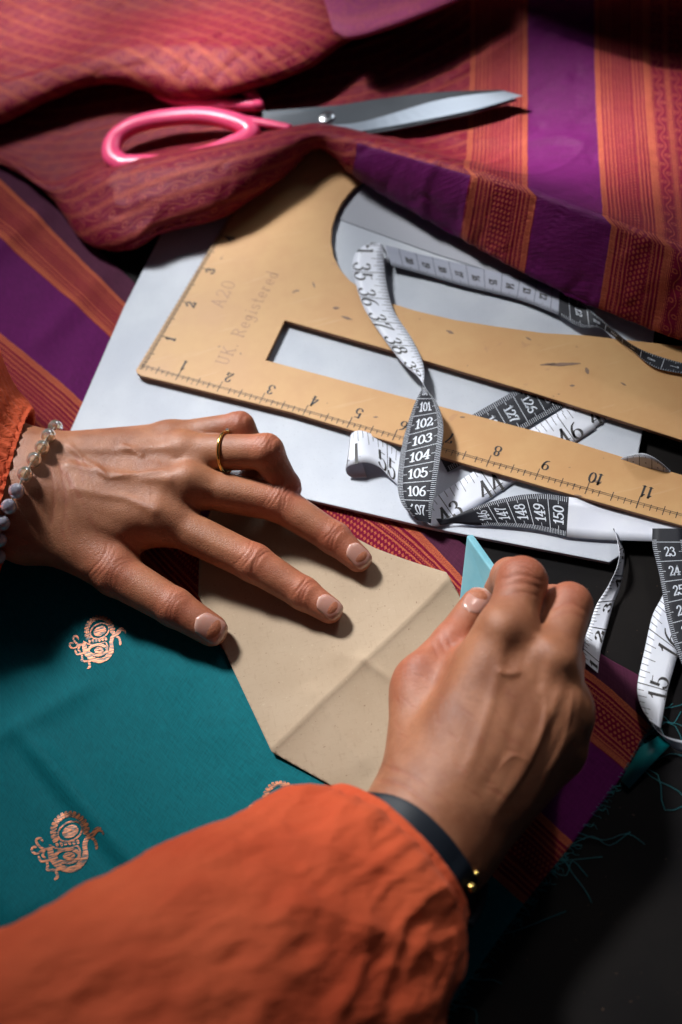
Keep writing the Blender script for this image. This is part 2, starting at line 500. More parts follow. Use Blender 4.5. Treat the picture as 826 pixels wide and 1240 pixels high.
# ------------------------------------------------------------------ stroke lettering
def arc(cx, cy, rx, ry, a0, a1, n=14):
    t = np.radians(np.linspace(a0, a1, n)); return [(cx + rx * math.cos(a), cy + ry * math.sin(a)) for a in t]
GL = {
 '0': (.58, [arc(.29, .5, .24, .47, 90, 450, 28)]),
 '1': (.42, [[(.06, .80), (.16, .86), (.24, .98)], [(.24, .98), (.24, .03)], [(.08, .03), (.40, .03)]]),
 '2': (.56, [arc(.27, .73, .21, .24, 170, -30, 12) + [(.30, .40), (.12, .18), (.05, .04)], [(.05, .04), (.30, .07), (.50, .04)], [(.50, .04), (.53, .22)]]),
 '3': (.56, [arc(.26, .75, .19, .21, 160, -80, 12), arc(.25, .28, .25, .26, 88, -165, 16)]),
 '4': (.60, [[(.40, .97), (.03, .30)], [(.03, .30), (.57, .30)], [(.40, .97), (.40, .03)], [(.26, .03), (.52, .03)]]),
 '5': (.56, [[(.12, .96), (.10, .56)], [(.12, .93), (.46, .96)], [(.10, .54)] + arc(.25, .31, .26, .29, 115, -160, 14)]),
 '6': (.56, [[(.47, .93), (.27, .84), (.10, .58), (.05, .32)] + arc(.29, .28, .24, .26, 180, 540, 22)]),
 '7': (.54, [[(.05, .78), (.06, .93), (.26, .95), (.50, .95)], [(.50, .95), (.30, .55), (.22, .25), (.22, .03)]]),
 '8': (.56, [arc(.28, .75, .18, .21, 90, 450, 20), arc(.28, .28, .24, .26, 90, 450, 22)]),
 '9': (.56, [arc(.27, .70, .23, .26, 0, 360, 22), [(.50, .68), (.46, .40), (.30, .14), (.10, .06)]]),
 'U': (.66, [[(.10, .95), (.10, .35)] + arc(.31, .30, .21, .27, 180, 360, 12) + [(.52, .95)], [(.0, .95), (.2, .95)], [(.43, .95), (.62, .95)]]),
 'K': (.68, [[(.12, .97), (.12, .03)], [(.54, .97), (.14, .45)], [(.25, .58), (.58, .03)], [(.02, .97), (.22, .97)], [(.02, .03), (.22, .03)], [(.46, .97), (.62, .97)], [(.48, .03), (.66, .03)]]),
 'R': (.66, [[(.12, .97), (.12, .03)], [(.12, .95), (.34, .95)] + arc(.34, .74, .17, .21, 90, -90, 10) + [(.12, .53)], [(.32, .53), (.58, .03)], [(.02, .03), (.22, .03)], [(.02, .97), (.14, .97)]]),
 'A': (.64, [[(.32, .97), (.06, .03)], [(.32, .97), (.58, .03)], [(.15, .35), (.49, .35)], [(.0, .03), (.14, .03)], [(.50, .03), (.64, .03)]]),
 'e': (.50, [[(.06, .34), (.44, .34)] + arc(.25, .33, .19, .30, 0, 310, 18)]),
 'g': (.50, [arc(.23, .40, .16, .22, 0, 360, 18), [(.40, .60), (.40, .0)] + arc(.22, -.08, .18, .2, 20, -160, 10)]),
 'i': (.26, [[(.13, .62), (.13, .03)], [(.13, .86), (.13, .92)], [(.03, .03), (.23, .03)]]),
 's': (.44, [arc(.21, .48, .14, .14, 30, 260, 10) + arc(.21, .18, .16, .16, 80, -150, 10)]),
 't': (.36, [[(.16, .90), (.16, .14), (.22, .04), (.33, .08)], [(.02, .62), (.32, .62)]]),
 'r': (.40, [[(.10, .62), (.10, .03)], [(.10, .42), (.20, .58), (.34, .58)], [(.0, .03), (.2, .03)]]),
 'd': (.52, [arc(.22, .32, .17, .29, 0, 360, 18), [(.40, .97), (.40, .03)], [(.30, .97), (.40, .97)]]),
 '.': (.22, [[(.09, .02), (.09, .10)]]),
 ' ': (.34, []),
}
def text_strokes(txt, height, thick, thin, cx=True, gap=.10):
    """returns list of (polyline Nx2 in cm, widths) for the text centred at the origin, +x reading direction"""
    out = []; x = 0
    for ch in txt:
        w, st = GL[ch]
        for s in st:
            p = np.array(s, dtype=float)
            if len(p) > 2: p = cr(p, len(p) * 2)
            out.append(p + np.array([x, 0]))
        x += w + gap
    tw = x - gap; res = []
    for p in out:
        p = (p - np.array([tw / 2 if cx else 0, .5])) * height
        d = np.gradient(p, axis=0); l = np.linalg.norm(d, axis=1) + 1e-9
        wd = thin + (thick - thin) * np.abs(d[:, 1] / l) ** 1.5
        res.append((p, wd))
    return res

def stroke_quads(p, wd, place):
    """ribbon of quads along polyline p, placed by place((n,2))->(n,3)"""
    d = np.gradient(p, axis=0); d /= np.linalg.norm(d, axis=1)[:, None] + 1e-9
    n = np.stack([-d[:, 1], d[:, 0]], 1)
    e = d * 0
    e[0] = -d[0] * wd[0] * .5; e[-1] = d[-1] * wd[-1] * .5
    a = place(p + e + n * wd[:, None] / 2); c = place(p + e - n * wd[:, None] / 2)
    m = len(p)
    return np.vstack([a, c]), [(i, i + 1, m + i + 1, m + i) for i in range(m - 1)]

# ------------------------------------------------------------------ the table
v, f = prism([(-140, -60), (160, -60), (160, 190), (-140, 190)], -3.0, 0.0)
o = mesh_obj('table_top', v, f, m_table, smooth=False)
tag(o, 'dark nearly black scratched table top under all the fabrics', 'table', kind='structure')

# ------------------------------------------------------------------ teal sari lying on the table
RAILS = [  # selvedge, zari, purple, zari, teal ... each with the same number of points, left to right (the last on the cut edge)
 (0.0, [(-150, 60), (0, 190), (165, 345), (330, 490), (498, 612), (620, 706), (715, 784), (778, 822)]),
 (1.2, [(-150, 86), (0, 218), (154, 370), (318, 516), (486, 626), (602, 742), (716, 817), (789, 881)]),
 (3.7, [(-150, 165), (0, 291), (132, 408), (296, 570), (455, 710), (590, 810), (700, 888), (758, 934)]),
 (7.2, [(-150, 280), (0, 404), (96, 484), (250, 630), (400, 775), (530, 880), (640, 972), (694, 1021)]),
 (10.2, [(-150, 372), (-20, 484), (66, 564), (205, 716), (340, 858), (460, 950), (580, 1048), (634, 1096)]),
 (14.0, [(-170, 470), (-60, 580), (10, 660), (140, 820), (270, 960), (390, 1050), (505, 1140), (566, 1190)]),
 (22.0, [(-200, 650), (-120, 780), (-50, 860), (60, 1010), (180, 1140), (280, 1230), (380, 1320), (430, 1375)]),
 (36.0, [(-260, 900), (-220, 1010), (-170, 1110), (-80, 1270), (20, 1400), (100, 1480), (180, 1560), (230, 1610)]),
]
NU, NV = 260, 210
rows = []
for vv, pts in RAILS:
    w = Pn([(x, y, 0.0) for x, y in pts])
    s = cr(w, NU); l = np.r_[0, np.cumsum(np.linalg.norm(np.diff(s, axis=0), axis=1))]
    rows.append(np.c_[s, l, np.full(NU, vv)])
rows = np.array(rows)
# rows spaced evenly in v but linear in v between rails
vt = np.interp(np.linspace(0, 1, NV), np.linspace(0, 1, len(RAILS)), [r[0] for r in RAILS])
vals = np.array([r[0] for r in RAILS])
k = np.clip(np.searchsorted(vals, vt, side='right') - 1, 0, len(vals) - 2); t = ((vt - vals[k]) / (vals[k + 1] - vals[k]))[:, None, None]
G = rows[k] * (1 - t) + rows[k + 1] * t
G[:, :, 3] = rows[0][None, :, 3]                     # reading along the weft from one rail
def sari_h(p):
    """height of the sari's upper face above the table"""
    x = p[..., 0]; y = p[..., 1]
    h = 0.10 + .035 * fbm(np.stack([x * .22, y * .22, x * 0], -1), 3, 3)
    def fold(a, b, hh, w, side=0):
        A = P(*a)[:2]; B = P(*b)[:2]; d = B - A; L = np.linalg.norm(d); d = d / L; n = np.array([-d[1], d[0]])
        qx = x - A[0]; qy = y - A[1]; tt = qx * d[0] + qy * d[1]; nn = qx * n[0] + qy * n[1]
        e = np.clip(np.minimum(tt, L - tt) / (.25 * L) + .5, 0, 1)
        return hh * e * np.exp(-(nn / w) ** 2)
    h = h + fold((30, 890), (195, 1080), .38, .55) - fold((12, 905), (175, 1095), .10, .35) + fold((-20, 905), (112, 832), .16, .5)
    h = h + fold((195, 800), (420, 1010), .16, 1.4) + fold((-60, 1010), (40, 1130), .5, 1.2)
    h = h + fold((40, 425), (130, 330), .22, .9) + fold((-40, 330), (60, 255), .30, .9) + fold((60, 520), (118, 400), .10, .8)
    return np.clip(h, .04, None)
pts = G[:, :, :3].copy(); pts[:, :, 2] = sari_h(pts)
# flatten where the board and paper press it
sari = empty('silk_sari', 'teal silk sari with copper peacock motifs and purple striped border under the hands', 'sari', P(250, 900, 0))
o = mesh_obj('sari_cloth', pts.reshape(-1, 3), grid_faces(NV, NU), m_sari, sari, uv=G[:, :, 3:5].reshape(-1, 2)); solidify(o, .03, 1)
m_s2 = m_sari

def on_sari(px, py, up=.02):
    p = P(px, py, .1)
    for _ in range(3):
        p = P(px, py, float(sari_h(np.array(p))))
    return p + np.array([0, 0, up])

def motif(cx, cy, size, rot):
    """woven peacock: crest of petals, two nested drops, tail and head"""
    st = []
    def add(p, w): st.append((np.array(p, float), w))
    for k in range(17):                              # crest of petals round the back
        a = math.radians(-5 + 215 * k / 16.0); c = np.array([.10 + .40 * math.cos(a), .30 + .42 * math.sin(a)])
        d = np.array([math.cos(a), math.sin(a)]); add([c - d * .045, c + d * .05], .085)
    ell = lambda x, y, a, b, r: [(x + a * math.cos(t) * math.cos(r) - b * math.sin(t) * math.sin(r), y + a * math.cos(t) * math.sin(r) + b * math.sin(t) * math.cos(r)) for t in np.linspace(0, 2 * math.pi, 30)]
    add(ell(.10, .30, .31, .22, .5), .035); add(ell(.11, .30, .14, .075, .5), .12)
    for k in range(6): add([(-.22 + k * .1, .005 + k * .015), (-.20 + k * .1, -.05 + k * .015)], .065)
    add([(-.40, -.02), (-.2, -.12), (.1, -.10), (.28, -.05), (.36, -.2)], .035)
    add(ell(.04, -.29, .29, .16, .05), .075); add(ell(.08, -.30, .11, .055, .05), .07)
    add([(-.38, -.10), (-.34, -.34), (-.16, -.55), (.08, -.62), (.28, -.56), (.44, -.38), (.48, -.20)], .13)
    add([(.30, -.50), (.46, -.30), (.46, -.02), (.52, .14), (.64, .22), (.74, .34), (.82, .36)], .10)
    add([(.60, .16), (.70, .08), (.74, -.04), (.74, -.12)], .06); add([(.78, .34), (.88, .30), (.90, .24)], .04)
    add([(-.40, -.12), (-.55, -.12), (-.68, -.02), (-.72, .10), (-.62, .14), (-.56, .06)], .05)
    add([(-.55, -.14), (-.70, -.24), (-.82, -.18), (-.80, -.08), (-.72, -.08)], .05)
    add([(-.52, -.16), (-.56, -.28), (-.50, -.34)], .05); add([(-.66, -.3), (-.60, -.42), (-.44, -.40), (-.36, -.38)], .05)
    add([(-.46, -.42), (-.44, -.56), (-.46, -.62), (-.30, -.64), (-.16, -.62)], .055); add([(-.24, -.66), (-.20, -.78), (-.26, -.86)], .06)
    parts = []
    c, s = math.cos(rot), math.sin(rot)
    for p, w in st:
        if len(p) > 2: p = cr(p, len(p) * 3 if len(p) < 20 else len(p))
        else: p = cr(p, 4)
        taper = np.full(len(p), w); taper[0] *= .6; taper[-1] *= .6
        def place(q):
            r = []
            for x, y in q:
                X_, Y_ = x * c - y * s, x * s + y * c
                r.append(on_sari(cx + X_ * size * .5, cy - Y_ * size * .5, .022))
            return np.array(r)
        parts.append(stroke_quads(p, taper * 1.12, place))
    v, f = join(parts)
    return v, f
for i, (cx, cy, sz, rt) in enumerate([(80, 1022, 100, .0), (117, 776, 78, .0), (335, 982, 92, .0)]):
    v, f = motif(cx, cy, sz, rt)
    v[:, 2] += np.arange(len(v)) * 0
    o = mesh_obj('woven_motif', v, f, m_motif, sari, smooth=False)
# frayed weft threads along the cut edge
edge = np.array([(778, 822), (789, 881), (758, 934), (694, 1021), (634, 1096), (566, 1190), (500, 1282)], float)
parts = []
for k in range(260):
    t = rng.rand() * (len(edge) - 1.01); i = int(t); p0 = edge[i] * (1 - t + i) + edge[i + 1] * (t - i)
    L = rng.uniform(3, 15) if k < 242 else rng.uniform(30, 85)
    a = rng.uniform(-.5, 1.0); d = np.array([math.cos(a), math.sin(a)]); b_ = np.array([-d[1], d[0]]) * rng.uniform(-.4, .4)
    pp = [(*(p0 - d * 4), .12), (*(p0 + d * L * .35 + b_ * L * .9), .10), (*(p0 + d * L * .7 + b_ * L * .2 + rng.uniform(-.12, .12, 2) * L), .06), (*(p0 + d * L + b_ * L * 1.6), .03)]
    parts.append(tube(cr(Pn(pp), 10), .009 if k < 242 else .014, 4))
v, f = join(parts)
tag(mesh_obj('frayed_threads', v, f, m_thread, sari), kind='stuff')
# turned corner of the lining at the end of the border
v = Pn([(803, 888, .35), (812, 902, .45), (790, 925, .25), (762, 955, .12), (752, 945, .14), (775, 905, .2)])
o = mesh_obj('turned_corner', v, [(0, 1, 2, 5), (5, 2, 3, 4)], newmat('teal_plain', (.0, .16, .17), .4)[0], sari); solidify(o, .03)

# ------------------------------------------------------------------ grey board
def xy(px, py, z): return P(px, py, z)[:2]
bd = [(84, 524), (365, 603), (525, 640), (738, 681), (750, 673), (762, 610), (782, 500), (800, 330), (560, 250), (330, 150), (255, 165), (150, 372)]
bz = .46
v, f = prism([xy(x, y, bz) for x, y in bd], .22, bz)
o = mesh_obj('cardboard_sheet', v, f, m_board, smooth=False); bevel(o, .04)
tag(o, 'pale grey backing board lying under the tan ruler and tape', 'board')
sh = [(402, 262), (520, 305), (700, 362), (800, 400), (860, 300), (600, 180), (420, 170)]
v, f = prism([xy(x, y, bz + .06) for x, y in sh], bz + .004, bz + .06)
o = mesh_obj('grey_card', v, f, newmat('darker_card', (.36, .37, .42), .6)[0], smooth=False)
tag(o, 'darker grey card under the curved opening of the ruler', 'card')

# ------------------------------------------------------------------ kraft paper pattern piece
pp = [(242, 650), (262, 600), (345, 604), (384, 627), (455, 664), (541, 697), (562, 733), (575, 800), (500, 1000), (445, 975), (330, 912), (270, 785), (240, 720)]
poly = np.array([xy(x, y, .3) for x, y in pp])
def in_poly(x, y, poly):
    r = np.zeros(x.shape, bool); j = len(poly) - 1
    for i in range(len(poly)):
        xi, yi = poly[i]; xj, yj = poly[j]
        r ^= ((yi > y) != (yj > y)) & (x < (xj - xi) * (y - yi) / (yj - yi + 1e-12) + xi); j = i
    return r
def paper_h(p):
    x = p[..., 0]; y = p[..., 1]
    def crease(a, b, s1, s2, w):
        A = P(*a, .3)[:2]; B = P(*b, .3)[:2]; d = B - A; L = np.linalg.norm(d); d = d / L; n = np.array([-d[1], d[0]])
        qx = x - A[0]; qy = y - A[1]; tt = qx * d[0] + qy * d[1]; nn = qx * n[0] + qy * n[1]
        e = np.clip(np.minimum(tt, L - tt) / .8 + .6, 0, 1)
        return e * np.where(nn > 0, s1, s2) * np.exp(-np.abs(nn) / w)
    h = .26 + .02 * fbm(np.stack([x * .3, y * .3, x * 0], -1), 2, 9)
    h = h + crease((325, 915), (545, 705), .24, .21, 1.3) + crease((438, 800), (505, 845), .16, .14, .45) + crease((378, 836), (440, 930), .13, .11, .7) + crease((250, 690), (420, 660), .08, .08, .6) + crease((325, 915), (545, 705), .05, .05, .13) + crease((438, 800), (505, 845), .04, .04, .10)
    h = h + crease((405, 790), (441, 806), .06, .06, .4) + .30 * np.clip((np.linalg.norm(np.stack([x, y], -1) - P(545, 700, .3)[:2], axis=-1) - 0) * -1 / 3 + 1, 0, 1) ** 2
    return h
import bmesh
bm = bmesh.new()
for q in poly: bm.verts.new((q[0], q[1], 0))
bm.verts.ensure_lookup_table(); bm.faces.new(bm.verts)
c0, c1 = poly.min(0), poly.max(0)
crA = P(325, 915, .3)[:2]; crB = P(545, 705, .3)[:2]; cd = crB - crA; cn = Vector((-cd[1], cd[0], 0)).normalized(); cdv = Vector((cd[0], cd[1], 0)).normalized()
step = .13; mid = Vector((crA[0], crA[1], 0))
for dirv in (cn, cdv):
    for kk in range(-120, 121):
        g_ = list(bm.verts) + list(bm.edges) + list(bm.faces)
        bmesh.ops.bisect_plane(bm, geom=g_, plane_co=mid + dirv * (kk * step), plane_no=dirv, dist=1e-5)
vv = np.array([q.co[:] for q in bm.verts]); bm.verts.index_update()
ff = [tuple(q.index for q in fc.verts) for fc in bm.faces]; bm.free()
vv[:, 2] = paper_h(vv)
o = mesh_obj('paper_pattern', vv, ff, m_paper, smooth=True); solidify(o, .025, -1)
tag(o, 'creased brown kraft paper pattern piece with cut corners under the fingertips', 'paper pattern')

# ------------------------------------------------------------------ the tan ruler
ANG, OX, OY = -.634, -8.821, 46.827
def rl(x, y, z=RTOP):
    c, s = math.cos(ANG), math.sin(ANG)
    return np.array([OX + x * c - y * s, OY + x * s + y * c, z])
op = [(166, 452), (171, 455), (350, 498.6), (487, 539.4), (660, 590), (826, 636.5), (980, 681)]
op += [(980, 618), (826, 575), (670, 527.5), (476, 477), (322, 436)]
op += [(345, 388), (472, 424), (650, 477), (826, 533), (980, 582)]
op += [(980, 455), (826, 419), (709, 406), (658, 403), (600, 395), (550, 387), (503, 376), (477, 368), (448, 357), (423, 339), (412, 326), (404, 310), (401, 292), (402, 275), (407, 259), (414, 245), (425, 231), (445, 212), (480, 190), (500, 150), (345, 150)]
op += [(270, 275), (240, 324), (167, 444), (164.5, 448)]
poly = np.array([P(x, y, RTOP)[:2] for x, y in op])
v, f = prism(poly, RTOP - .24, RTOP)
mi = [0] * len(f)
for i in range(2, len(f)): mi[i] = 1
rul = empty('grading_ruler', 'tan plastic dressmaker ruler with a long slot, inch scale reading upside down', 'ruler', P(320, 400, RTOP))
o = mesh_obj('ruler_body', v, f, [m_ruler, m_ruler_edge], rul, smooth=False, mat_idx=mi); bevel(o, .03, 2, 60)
zt = RTOP + .012
parts = []; partf = []
def rline(a, b, w, lst):
    a = np.array(a, float); b = np.array(b, float)
    p = np.array([a, b]); lst.append(stroke_quads(p, np.array([w, w]), lambda q: np.array([rl(x, y, zt) for x, y in q])))
Lr = 13.2 * 2.54
for off in (.33, .42): rline((.15, off), (Lr, off), .022, parts)
for off in (.33, .42): rline((off, .15), (off, 5.2 * 2.54), .022, partf)
for k in range(1, 13 * 8):
    x = k * 2.54 / 8
    a, b_, w = (.20, .40, .034) if k % 2 else (.14, .46, .04)
    if k % 4 == 0: a, b_, w = .10, .58, .038
    if k % 8 == 0: a, b_, w = .08, .74, .045
    w *= rng.uniform(.8, 1.1)
    if rng.rand() > .05: rline((x, a), (x, b_), w, parts)
for k in range(1, 5 * 16):
    x = k * 2.54 / 16
    a, b_ = (.20, .36) if k % 2 else (.14, .44)
    if k % 8 == 0: b_ = .56
    if k % 16 == 0: b_ = .70
    rline((a, x), (b_, x), .045, partf)
def rtext(txt, pos, tdir, h, thick, thin, lst, gap=.1):
    tdir = np.array(tdir, float); up = np.array([-tdir[1], tdir[0]])
    for p, wd in text_strokes(txt, h, thick, thin, gap=gap):
        lst.append(stroke_quads(p, wd, lambda q: np.array([rl(pos[0] + x * tdir[0] + y * up[0], pos[1] + x * tdir[1] + y * up[1], zt) for x, y in q])))
for k in range(1, 13):
    rtext(str(k), (k * 2.54 + .22 * (k > 1), 1.05 + .02 * (k % 3)), (-1, 0), .60, .105, .035, parts if k > 2 else partf)
for k in range(1, 5):
    rtext(str(k), (.98, k * 2.54 - .05), (0, 1), .55, .12, .05, partf)
v, f = join(parts); mesh_obj('inch_scale', v, f, m_ink, rul, smooth=False)
v, f = join(partf); mesh_obj('worn_scale', v, f, m_ink_faint, rul, smooth=False)
parts = []
# engraved words run up the wide end
def ang_dir(a, b_):
    A = P(*a, RTOP); B = P(*b_, RTOP); d = (B - A)[:2]; d /= np.linalg.norm(d)
    c, s = math.cos(-ANG), math.sin(-ANG); return (d[0] * c - d[1] * s, d[0] * s + d[1] * c)
def to_rl(px, py):
    w = P(px, py, RTOP); x, y = w[0] - OX, w[1] - OY; c, s = math.cos(-ANG), math.sin(-ANG); return (x * c - y * s, x * s + y * c)
rtext('UK. Registered', to_rl(300, 384), ang_dir((268, 440), (332, 328)), .78, .05, .035, parts, .16)
rtext('A20', to_rl(270, 356), ang_dir((260, 376), (283, 336)), .85, .05, .035, parts, .2)
v, f = join(parts); mesh_obj('engraved_words', v, f, m_engrave, rul, smooth=False)
parts = []
for (x, y, L, w, a) in [(683, 441, 20, 4, -.05), (664, 441, 10, 3, -.1), (711, 449, 4, 5, 1.2), (693, 467, 3, 3, 0), (545, 402, 5, 3, .4), (380, 345, 4, 2, 1.2), (420, 385, 7, 3, .3), (407, 373, 4, 3, 0), (360, 352, 3, 2, 0), (640, 410, 4, 2, .5), (755, 465, 4, 2, .5), (560, 505, 3, 2, 0), (722, 583, 4, 3, .3), (700, 600, 5, 2, .2), (455, 505, 3, 2, 0)]:
    ps = np.array([(x - L * math.cos(a), y - L * math.sin(a)), (x, y), (x + L * math.cos(a), y + L * math.sin(a))]); ps = cr(ps, 9)
    wd = w * np.sin(np.linspace(.15, math.pi - .15, 9)) * rng.uniform(.7, 1.2, 9)
    parts.append(stroke_quads(ps, wd, lambda q: np.array([P(qx, qy, zt) for qx, qy in q])))
for v, f in parts: mesh_obj('scuff_mark', v, f, m_scuff, rul, smooth=False)

# ------------------------------------------------------------------ tape measures
class Ribbon:
    def __init__(s, A, B, n=160):
        s.a = cr_len(Pn(A), n) if False else cr(Pn(A), n); s.b = cr(Pn(B), n); s.n = n
        s.c = (s.a + s.b) / 2; s.l = np.r_[0, np.cumsum(np.linalg.norm(np.diff(s.c, axis=0), axis=1))]
        t = np.gradient(s.c, axis=0); w = s.b - s.a; nn = np.cross(t, w); s.nn = nn / (np.linalg.norm(nn, axis=1)[:, None] + 1e-9)
        s.A2 = np.array(A, float)
    def at(s, S_, W, up):
        S_ = np.clip(S_, 0, s.l[-1]); g = lambda arr: np.stack([np.interp(S_, s.l, arr[:, k]) for k in range(3)], -1)
        a, b, nn = g(s.a), g(s.b), g(s.nn); nn /= np.linalg.norm(nn, axis=-1)[..., None] + 1e-9
        W = np.asarray(W)[..., None]
        return a * (1 - W) + b * W + nn * up
    def find(s, px, py):
        d = s.c - CAM; z = d @ FW; x = d @ RR / z * FPX + CW / 2; y = CH / 2 - d @ UU / z * FPX
        return float(s.l[np.argmin((x - px) ** 2 + (y - py) ** 2)])
    def build(s, parent, front, back):
        n = s.n; T = .022; ws = [0, .25, .5, .75, 1]; m = len(ws); V = []
        for side in (1, -1):
            for w in ws: V.append(s.at(s.l, np.full(n, w), side * T / 2))
        V = np.array(V)                       # (2m, n, 3)
        F_ = []; mi = []
        for k in range(m - 1):
            for i in range(n - 1):
                a = k * n + i; b_ = a + n
                F_.append((a, b_, b_ + 1, a + 1)); mi.append(0)
                a += m * n; b_ += m * n
                F_.append((a, a + 1, b_ + 1, b_)); mi.append(1)
        for k in (0, m - 1):
            for i in range(n - 1):
                a = k * n + i; c = a + m * n; F_.append((a, a + 1, c + 1, c) if k == 0 else (a, c, c + 1, a + 1)); mi.append(0)
        return mesh_obj('ribbon', V.reshape(-1, 3), F_, [front, back], parent, mat_idx=mi)
    def stroke(s, p, wd, side, W0):
        """p in (s cm, w cm) metric"""
        def place(q): return s.at(q[:, 0], q[:, 1] / W0, side * (.011 + .008))
        return stroke_quads(p, wd, place)
W0 = 1.55
def seg(a, b_, m=6): return np.stack([np.linspace(a[0], b_[0], m), np.linspace(a[1], b_[1], m)], 1)
def inch_print(r, anchors, side, s0, s1, tick_w0=True, labels=None, ink=None, straddle=True, size=.88):
    """anchors: two (value, px, py). tick_w0: the ticks start from the w=0 edge. Text runs along the tape."""
    (v1, x1, y1), (v2, x2, y2) = anchors; a = r.find(x1, y1); b_ = r.find(x2, y2); k = (b_ - a) / (v2 - v1); L = []
    fs = lambda v: a + (v - v1) * k
    sg = 1 if k > 0 else -1
    e = lambda w: w if tick_w0 else W0 - w
    lo = min(s0, s1); hi = max(s0, s1)
    n0 = math.floor(min((lo - a) / k, (hi - a) / k) + v1); n1 = math.ceil(max((lo - a) / k, (hi - a) / k) + v1)
    for n in range(n0 * 8, n1 * 8 + 1):
        ss = fs(n / 8)
        if not lo <= ss <= hi: continue
        ln = .34 if n % 2 else .5
        if n % 4 == 0: ln = .62
        if n % 8 == 0: ln = W0 - .03
        w = .03 if n % 8 else .045
        L.append(r.stroke(seg((ss, e(.02)), (ss, e(ln))), np.full(6, w), side, W0))
    for n in range(n0, n1 + 1):
        t = str(n); ss = fs(n)
        if labels is not None and n not in labels: continue
        upd = -1 if tick_w0 else 1                     # the tops of the digits point to the ticks
        # reading direction along increasing value
        if len(t) == 2: chars = [(t[0], -.36), (t[1], .34)]
        else: chars = [(t, -.34)]
        for ch, o_ in chars:
            row = [(np.stack([ss + sg * (o_ + p[:, 0] * 1.05), e(W0 * .70) + upd * p[:, 1]], 1), wd) for p, wd in text_strokes(ch, size, .15, .035)]
            if min(q[:, 0].min() for q, wd in row) > lo and max(q[:, 0].max() for q, wd in row) < hi: L += [r.stroke(q, wd, side, W0) for q, wd in row]
    return L
def cm_print(r, anchors, side, s0, s1, flip=False, size=.50, both=True, thick=.065, drop=0.5):
    """text runs across the tape, tops towards smaller values"""
    (v1, x1, y1), (v2, x2, y2) = anchors; a = r.find(x1, y1); b_ = r.find(x2, y2); k = (b_ - a) / (v2 - v1); L = []
    lo = min(s0, s1); hi = max(s0, s1); sg = 1 if k > 0 else -1
    n0 = math.floor(min((lo - a) / k, (hi - a) / k) + v1) - 1; n1 = math.ceil(max((lo - a) / k, (hi - a) / k) + v1) + 1
    for n in range(n0 * 10, n1 * 10 + 1):
        ss = a + (n / 10 - v1) * k
        if not lo <= ss <= hi: continue
        if n % 10 == 0:
            L.append(r.stroke(seg((ss, .02), (ss, W0 - .02)), np.full(6, .028), side, W0))
        else:
            ln = .2 if n % 5 else .34
            L.append(r.stroke(seg((ss, .02), (ss, ln)), np.full(6, .022), side, W0))
            if both: L.append(r.stroke(seg((ss, W0 - .02), (ss, W0 - ln)), np.full(6, .022), side, W0))
    for n in range(n0, n1 + 1):
        ss = a + (n - v1) * k - abs(k) * sg * drop
        fx = -1 if flip else 1
        if n < 1: continue
        row = [(np.stack([ss - sg * p[:, 1], W0 / 2 + fx * p[:, 0] * .82], 1), wd) for p, wd in text_strokes(str(n), size, thick, thick * .75, gap=.08)]
        if min(q[:, 0].min() for q, wd in row) > lo and max(q[:, 0].max() for q, wd in row) < hi: L += [r.stroke(q, wd, side, W0) for q, wd in row]
    return L
def prints(name, L, mat, parent):
    v, f = join(L); return mesh_obj(name, v, f, mat, parent, smooth=False)

tape = empty('tape_measure', 'twisted white and black tape measure looping over the tan ruler', 'tape measure', P(520, 520, .5))
# (1) grey stretch with small centimetre numbers, the cloth's shade painted into its tone, lying in the curved opening
A = [(467, 297, .95), (510, 308, .75), (555, 319, .70), (632, 337, .70), (680, 351, .8)]
B = [(474, 322, .85), (515, 333, .75), (560, 346, .70), (628, 363, .70), (678, 382, .8)]
m_tape_g, b = newmat('shaded_grey_vinyl', (.36, .38, .46), .5)  # grey side of the tape, darkened further for the fold's shade
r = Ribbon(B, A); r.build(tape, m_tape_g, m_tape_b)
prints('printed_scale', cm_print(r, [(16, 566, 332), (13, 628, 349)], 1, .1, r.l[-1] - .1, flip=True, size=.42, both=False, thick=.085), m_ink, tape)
A = [(678, 350, .82), (700, 362, .9), (730, 388, 1.3), (765, 417, 1.35), (800, 432, 1.15), (850, 446, 1.05)]
B = [(676, 382, .82), (705, 397, .9), (728, 398, .95), (765, 424, .95), (795, 446, .98), (850, 456, 1.0)]
r = Ribbon(B, A); r.build(tape, m_tape_b, m_tape_w)
prints('printed_scale', cm_print(r, [(12, 690, 372), (11, 712, 385)], 1, .1, r.l[-1], flip=True, size=.42, both=True, thick=.05), m_white_ink, tape)
# dark folded bit at the top
v = Pn([(462, 294, 1.1), (486, 299, 1.0), (484, 322, .95), (466, 320, 1.0)])
# (2) the long S: white 35..38, twisting to black 101..106, curling under to white 43 44
A = [(468, 301, .95), (452, 294, 1.2), (434, 303, 1.25), (427, 318, 1.15), (430, 340, 1.1), (441, 373, 1.1), (462, 406, 1.1), (488, 440, 1.15), (506, 456, 1.3), (517, 472, 1.7), (530, 490, 1.9), (537, 517, 1.9), (533, 555, 1.8), (528, 590, 1.6), (524, 615, 1.3), (522, 634, .95)]
B = [(470, 318, .95), (463, 296, 1.25), (464, 304, 1.3), (465, 318, 1.2), (468, 343, 1.1), (477, 376, 1.1), (498, 409, 1.1), (511, 436, 1.2), (514, 455, 1.3), (511, 470, 1.3), (501, 492, 1.1), (489, 530, 1.05), (483, 565, 1.05), (482, 592, 1.0), (488, 612, .95), (505, 630, .75)]
r = Ribbon(A, B, 320); r.build(tape, m_tape_w, m_tape_b)
stw = r.find(514, 466)
prints('printed_scale', inch_print(r, [(36, 452, 362), (38, 489, 417)], 1, .2, stw - .15, tick_w0=False), m_ink, tape)
